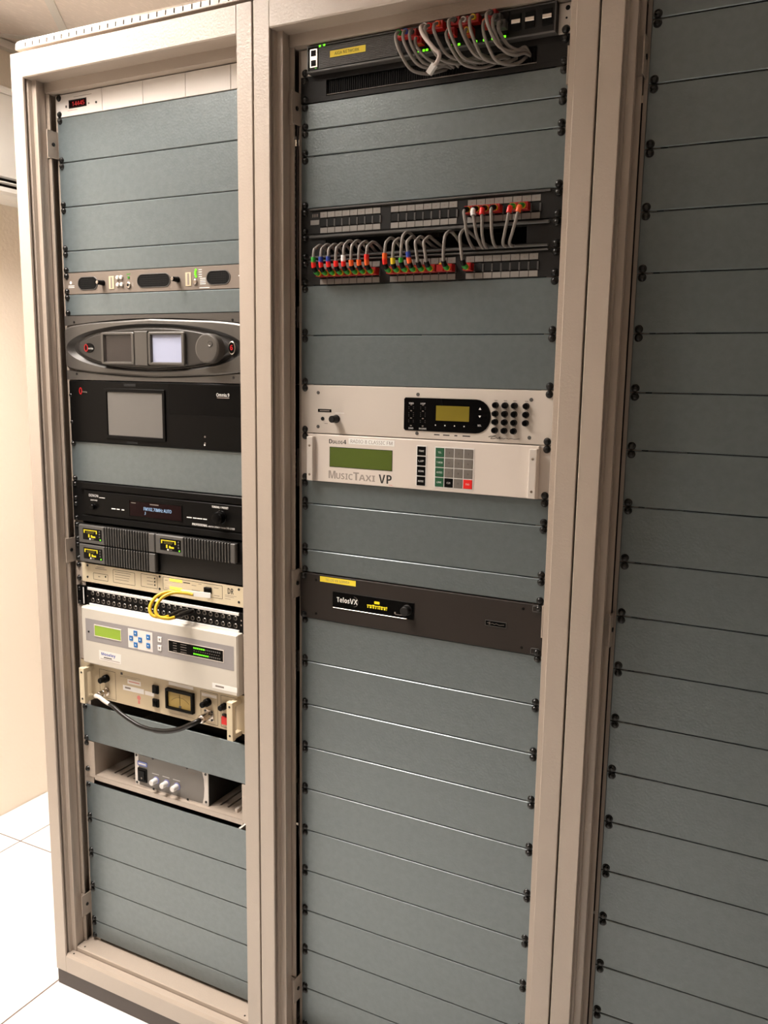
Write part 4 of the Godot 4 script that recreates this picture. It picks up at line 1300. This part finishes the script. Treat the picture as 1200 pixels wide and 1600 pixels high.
func make_display_codec() -> void:
	unit("green_display_codec", "pale aluminium two-unit device with green display and square keypad", "rack unit", 2, 12, 2)
	sl("mounting_ear", 0, 1.0, 24, 88.0, -3, 0, M.alu_pale, 0, 0.5)
	sl("mounting_ear", 462, 1.0, 482.6, 88.0, -3, 0, M.alu_pale, 0, 0.5)
	sl("front_plate", 22, 1.0, 463, 88.2, -3, 8, M.alu_pale, 0, 1.0)
	for x in [29.0, 455.8]:
		sl("end_bar", x - 6.4, 5.5, x + 6.4, 87.0, 8, 17, M.alu_light, 0, 1.0)
		for y in [22, 75.5]:
			dot("bar_screw", x, y, 2.3, 17, 17.5, M.nickel)
	sl("display_frame", 67, 22.6, 196.4, 59.6, 8, 8.4, M.print_dark, 0, 0.1)
	sl("display", 68, 23.6, 195.4, 58.6, 8.4, 8.6, M.lcd_olive, 0, 0.05)
	txt("D", 65.6, 8.8, 7, 7.8, M.print_dark, 8.02, font_bold)
	txt("IALOG", 73.4, 10.8, 21, 5.8, M.print_dark, 8.02, font_bold)
	txt("4", 95.6, 8.8, 6.6, 7.8, M.print_dark, 8.02, font_bold)
	sl("name_label", 107, 5.0, 200, 15.6, 8, 8.3, M.white_paper, 0, 0.02)
	txt("RADIO 8 CLASSIC FM", 111, 7.2, 85, 6.2, M.print_grey, 8.32)
	txt("M", 65, 66.5, 15, 14.5, M.outline_grey, 8.02, font_bold)
	txt("USIC", 81, 70, 35, 11, M.outline_grey, 8.02, font_bold)
	txt("T", 117, 66.5, 12, 14.5, M.outline_grey, 8.02, font_bold)
	txt("AXI", 129, 70, 33, 11, M.outline_grey, 8.02, font_bold)
	txt("VP", 169.5, 67, 26, 15.6, M.print_dark, 8.02, font_bold)
	sl("print_line", 190, 84.3, 197, 85.2, 8, 8.06, M.print_pink, 0, 0.01)
	fr("key_border", 243.3, 10.8, 263.0, 81.8, 1.6, 8, 8.6, M.white, 0.8, 0.2, 0.1)
	var t4 := ["TIME", "UP", "DOWN", "ENTER"]
	for i in 4:
		var y := 12.6 + i * 17.6
		sl("key", 245.1, y, 261.2, y + 15.4, 8, 9.2, M.black, 0.4, 0.3)
		txt(t4[i], 248, y + 6.2, 10, 3.0, M.print_white, 9.22)
		if i < 3:
			sl("key_border", 244.8, y + 15.7, 261.4, y + 17.2, 8, 8.6, M.white, 0, 0.1)
	fr("key_border", 278.4, 11.4, 351.2, 82.2, 1.4, 8, 8.6, M.white, 0.8, 0.2, 0.1)
	var lab := [["TEL", "1", "2", "3"], ["T-MEM", "4", "5", "6"], ["AUDIO", "7", "8", "9"], ["LINE", "CLR", "0", "END"]]
	for r in 4:
		for c in 4:
			var x := 280.1 + c * 17.6
			var y := 13.2 + r * 17.2
			var m: Material = M.key_grey
			if c == 0: m = M.dark_green
			if r == 3 and c == 1: m = M.black
			if r == 3 and c == 3: m = M.red_bright
			sl("key", x, y, x + 15.8, y + 15.4, 8, 9.2, m, 0.4, 0.3)
			var s: String = lab[r][c]
			var w := 2.2 * s.length()
			txt(s, x + 7.9 - w / 2, y + 6.2, w, 3.0, M.print_white if m != M.key_grey else M.print_dark, 9.22)
			if c < 3 and r == 0:
				sl("key_border", x + 16.0, 12.6, x + 17.4, 81.0, 8, 8.6, M.white, 0, 0.1)
		if r < 3:
			sl("key_border", 279.6, 13.2 + r * 17.2 + 15.6, 350, 13.2 + r * 17.2 + 17.0, 8, 8.59, M.white, 0, 0.1)
	chassis(22, 460, 2, 86)
	screws([6.35, 82.5])

func make_server() -> void:
	unit("rack_server", "dark brown-grey two-unit server with yellow label and small yellow display", "server", 2, 18, 2)
	sl("front_plate", 0, 0.5, 482.6, 88.4, -3, 4, M.server_brown, 4, 0.8)
	sl("name_label", 44.6, 3.2, 122.4, 13.6, 4, 4.3, M.yellow_label, 0, 0.02)
	txt("TELOS VX SERVER", 57, 6.2, 52, 4.6, M.print_grey, 4.32)
	fr("bay_rim", 72.6, 28.6, 243.4, 61.0, 1.2, 4, 4.8, M.black, 0.8, 0.4, 0.2)
	sl("display_bay", 73.6, 29.6, 242.4, 60.0, 4, 4.5, M.black_gloss, 0, 0.1)
	txt("Telos", 82, 38.2, 28, 10, M.print_white, 4.52, font_bold)
	txt("VX", 110.5, 38.4, 16.5, 10, M.print_white, 4.52, font_bold)
	var sw := []
	for i in 9:
		var a := -PI * .5 + PI * i / 8
		sw.append(P(119 + 9 * cos(a), 43.5 - 9.5 * sin(a) , 4.6))
	part("logo_swoosh", tube(PackedVector3Array(sw), 0.0003, 5), M.print_grey, cur)
	sl("readout_block", 162, 36.2, 173, 41.2, 4.5, 4.6, M.led_yellow, 1, 0.02)
	var rng := RandomNumberGenerator.new()
	rng.seed = 5
	var x := 147.0
	while x < 187:
		var w := rng.randf_range(2.0, 5.5)
		sl("readout_block", x, 43.4 + rng.randf() * 1.2, x + w, 46.6, 4.5, 4.6, M.led_yellow, 0.3, 0.02)
		sl("readout_block", x + 0.8, 47.4, x + w * rng.randf_range(.6, 1.0), 50.4, 4.5, 4.6, M.led_yellow, 0.3, 0.02)
		x += w + 0.8
	part("encoder_knob", turned([[10, 0], [10, 1.2], [9, 2], [8.6, 12], [7.4, 13.2]], 24), M.charcoal_dark, cur, P(229.5, 43.6, 4.5))
	sl("chrome_line", 73.8, 59.8, 229, 61.0, 4.5, 5.2, M.nickel, 0, 0.2)
	sl("print_line", 205, 54, 219, 55.2, 4.5, 4.56, M.print_grey, 0, 0.01)
	sl("emblem", 203.5, 50.5, 206.5, 54, 4.5, 4.6, M.print_grey, 0.5, 0.01)
	fr("plate_rim", 379.5, 39.0, 418.0, 49.0, 0.8, 4, 4.8, M.charcoal, 0, 0, 0.1)
	sl("maker_plate", 380, 39.7, 417.5, 48.3, 4, 4.5, M.black_gloss, 0, 0.1)
	part("signature_logo", tube(smooth_path([P(383, 44, 4.6), P(389, 41.8, 4.6), P(386, 46, 4.6), P(393, 43.6, 4.6), P(396, 45.2, 4.6), P(400, 43.6, 4.6), P(405, 45, 4.6), P(414, 43.8, 4.6)], 0.002), 0.0003, 5), M.print_grey, cur)
	for p in [[446.4, 10.3], [446.4, 78.5], [36, 12], [36, 78]]:
		dot("plate_screw", p[0], p[1], 2.4, 4, 4.7, M.black)
	for y in [7.5, 81]:
		fr("screw_notch", 462.5, y - 5.5, 478, y + 5.5, 1.4, 4, 5.0, M.charcoal, 2, 1, 0.2)
	chassis(22, 460, 2, 86)
	for y in [6.35, 82.5]:
		part("screw", M.screw_mesh, M.screw, cur, P(8.75, y, 4))
		part("screw", M.screw_mesh, M.screw, cur, P(473.85, y, 4))

func make_loose_cables() -> void:
	# cables running behind the posts, seen through the gaps
	var list := [[2, "two thin white wires hanging behind the rail of the patch-panel rack", [[-0.055, 0.62, -0.06], [-0.050, 0.52, -0.055], [-0.044, 0.44, -0.05], [-0.05, 0.3, -0.06]], 0.0016, M.white_cord],
		[3, "pale cable bowing behind the rail of the rack without equipment", [[0.555, 1.92, -0.03], [0.560, 1.80, -0.028], [0.562, 1.70, -0.025], [0.556, 1.58, -0.03], [0.548, 1.40, -0.04]], 0.003, M.white_cord]]
	for e in list:
		var pts := []
		for p in e[2]:
			pts.append(Vector3(p[0], p[1], p[2]))
		var o := thing("loose_cable", e[1], "cable", pts[-1])
		part("cable", tube(smooth_path(pts, 0.01), e[3], 8), e[4], o, -pts[-1])
		if e[0] == 2:
			var p2 := []
			for p in pts:
				p2.append(p + Vector3(0.004, -0.03, 0.006))
			part("cable", tube(smooth_path(p2, 0.01), e[3], 8), e[4], o, -pts[-1])

# ------------------------------------------------------------------
func _ready() -> void:
	make_materials()
	mat("label_grey", Color(0.50, 0.48, 0.46), 0.6)
	mat("outline_grey", Color(0.56, 0.52, 0.49), 0.6)
	mat("server_brown", Color(0.185, 0.163, 0.15), 0.5, 0.0, 0.3)
	mat("logo_pale", Color(0.42, 0.47, 0.72), 0.4)
	mat("knob_lilac", Color(0.52, 0.53, 0.74), 0.4)
	make_camera_and_light()
	ceiling_light(0.093, -0.896, 1.2, 0.6, 13.6, "long louvred ceiling light right above the rack with the tuner")
	make_room()
	make_air_conditioner()
	make_rack(1, "beige rack beside the wall, with audio processors, tuner and shelf")
	make_rack(2, "beige rack with network switch, patch panels and silver devices")
	make_rack(3, "beige rack fully covered with blank panels, no equipment")
	make_blanks()
	make_display_strip()
	make_monitor()
	make_oval_processor()
	make_screen_processor()
	make_tuner()
	make_half_rack_processors()
	make_cream_unit()
	make_patchbay()
	make_transmitter()
	make_amplifier()
	make_shelf()
	make_switch()
	make_brush_strip(-2, "dark panel with black brush slot directly below the network switch", 430.0, false)
	make_patch_panel(3, "upper black patch panel with grey name tabs and few cords", false)
	make_brush_strip(4, "dark cable slot panel between the two patch panels", 425.0, true)
	make_patch_panel(5, "lower black patch panel with a row of red plugs and banded cords", true)
	make_patch_cords()
	make_codec()
	make_display_codec()
	make_server()
	make_loose_cables()
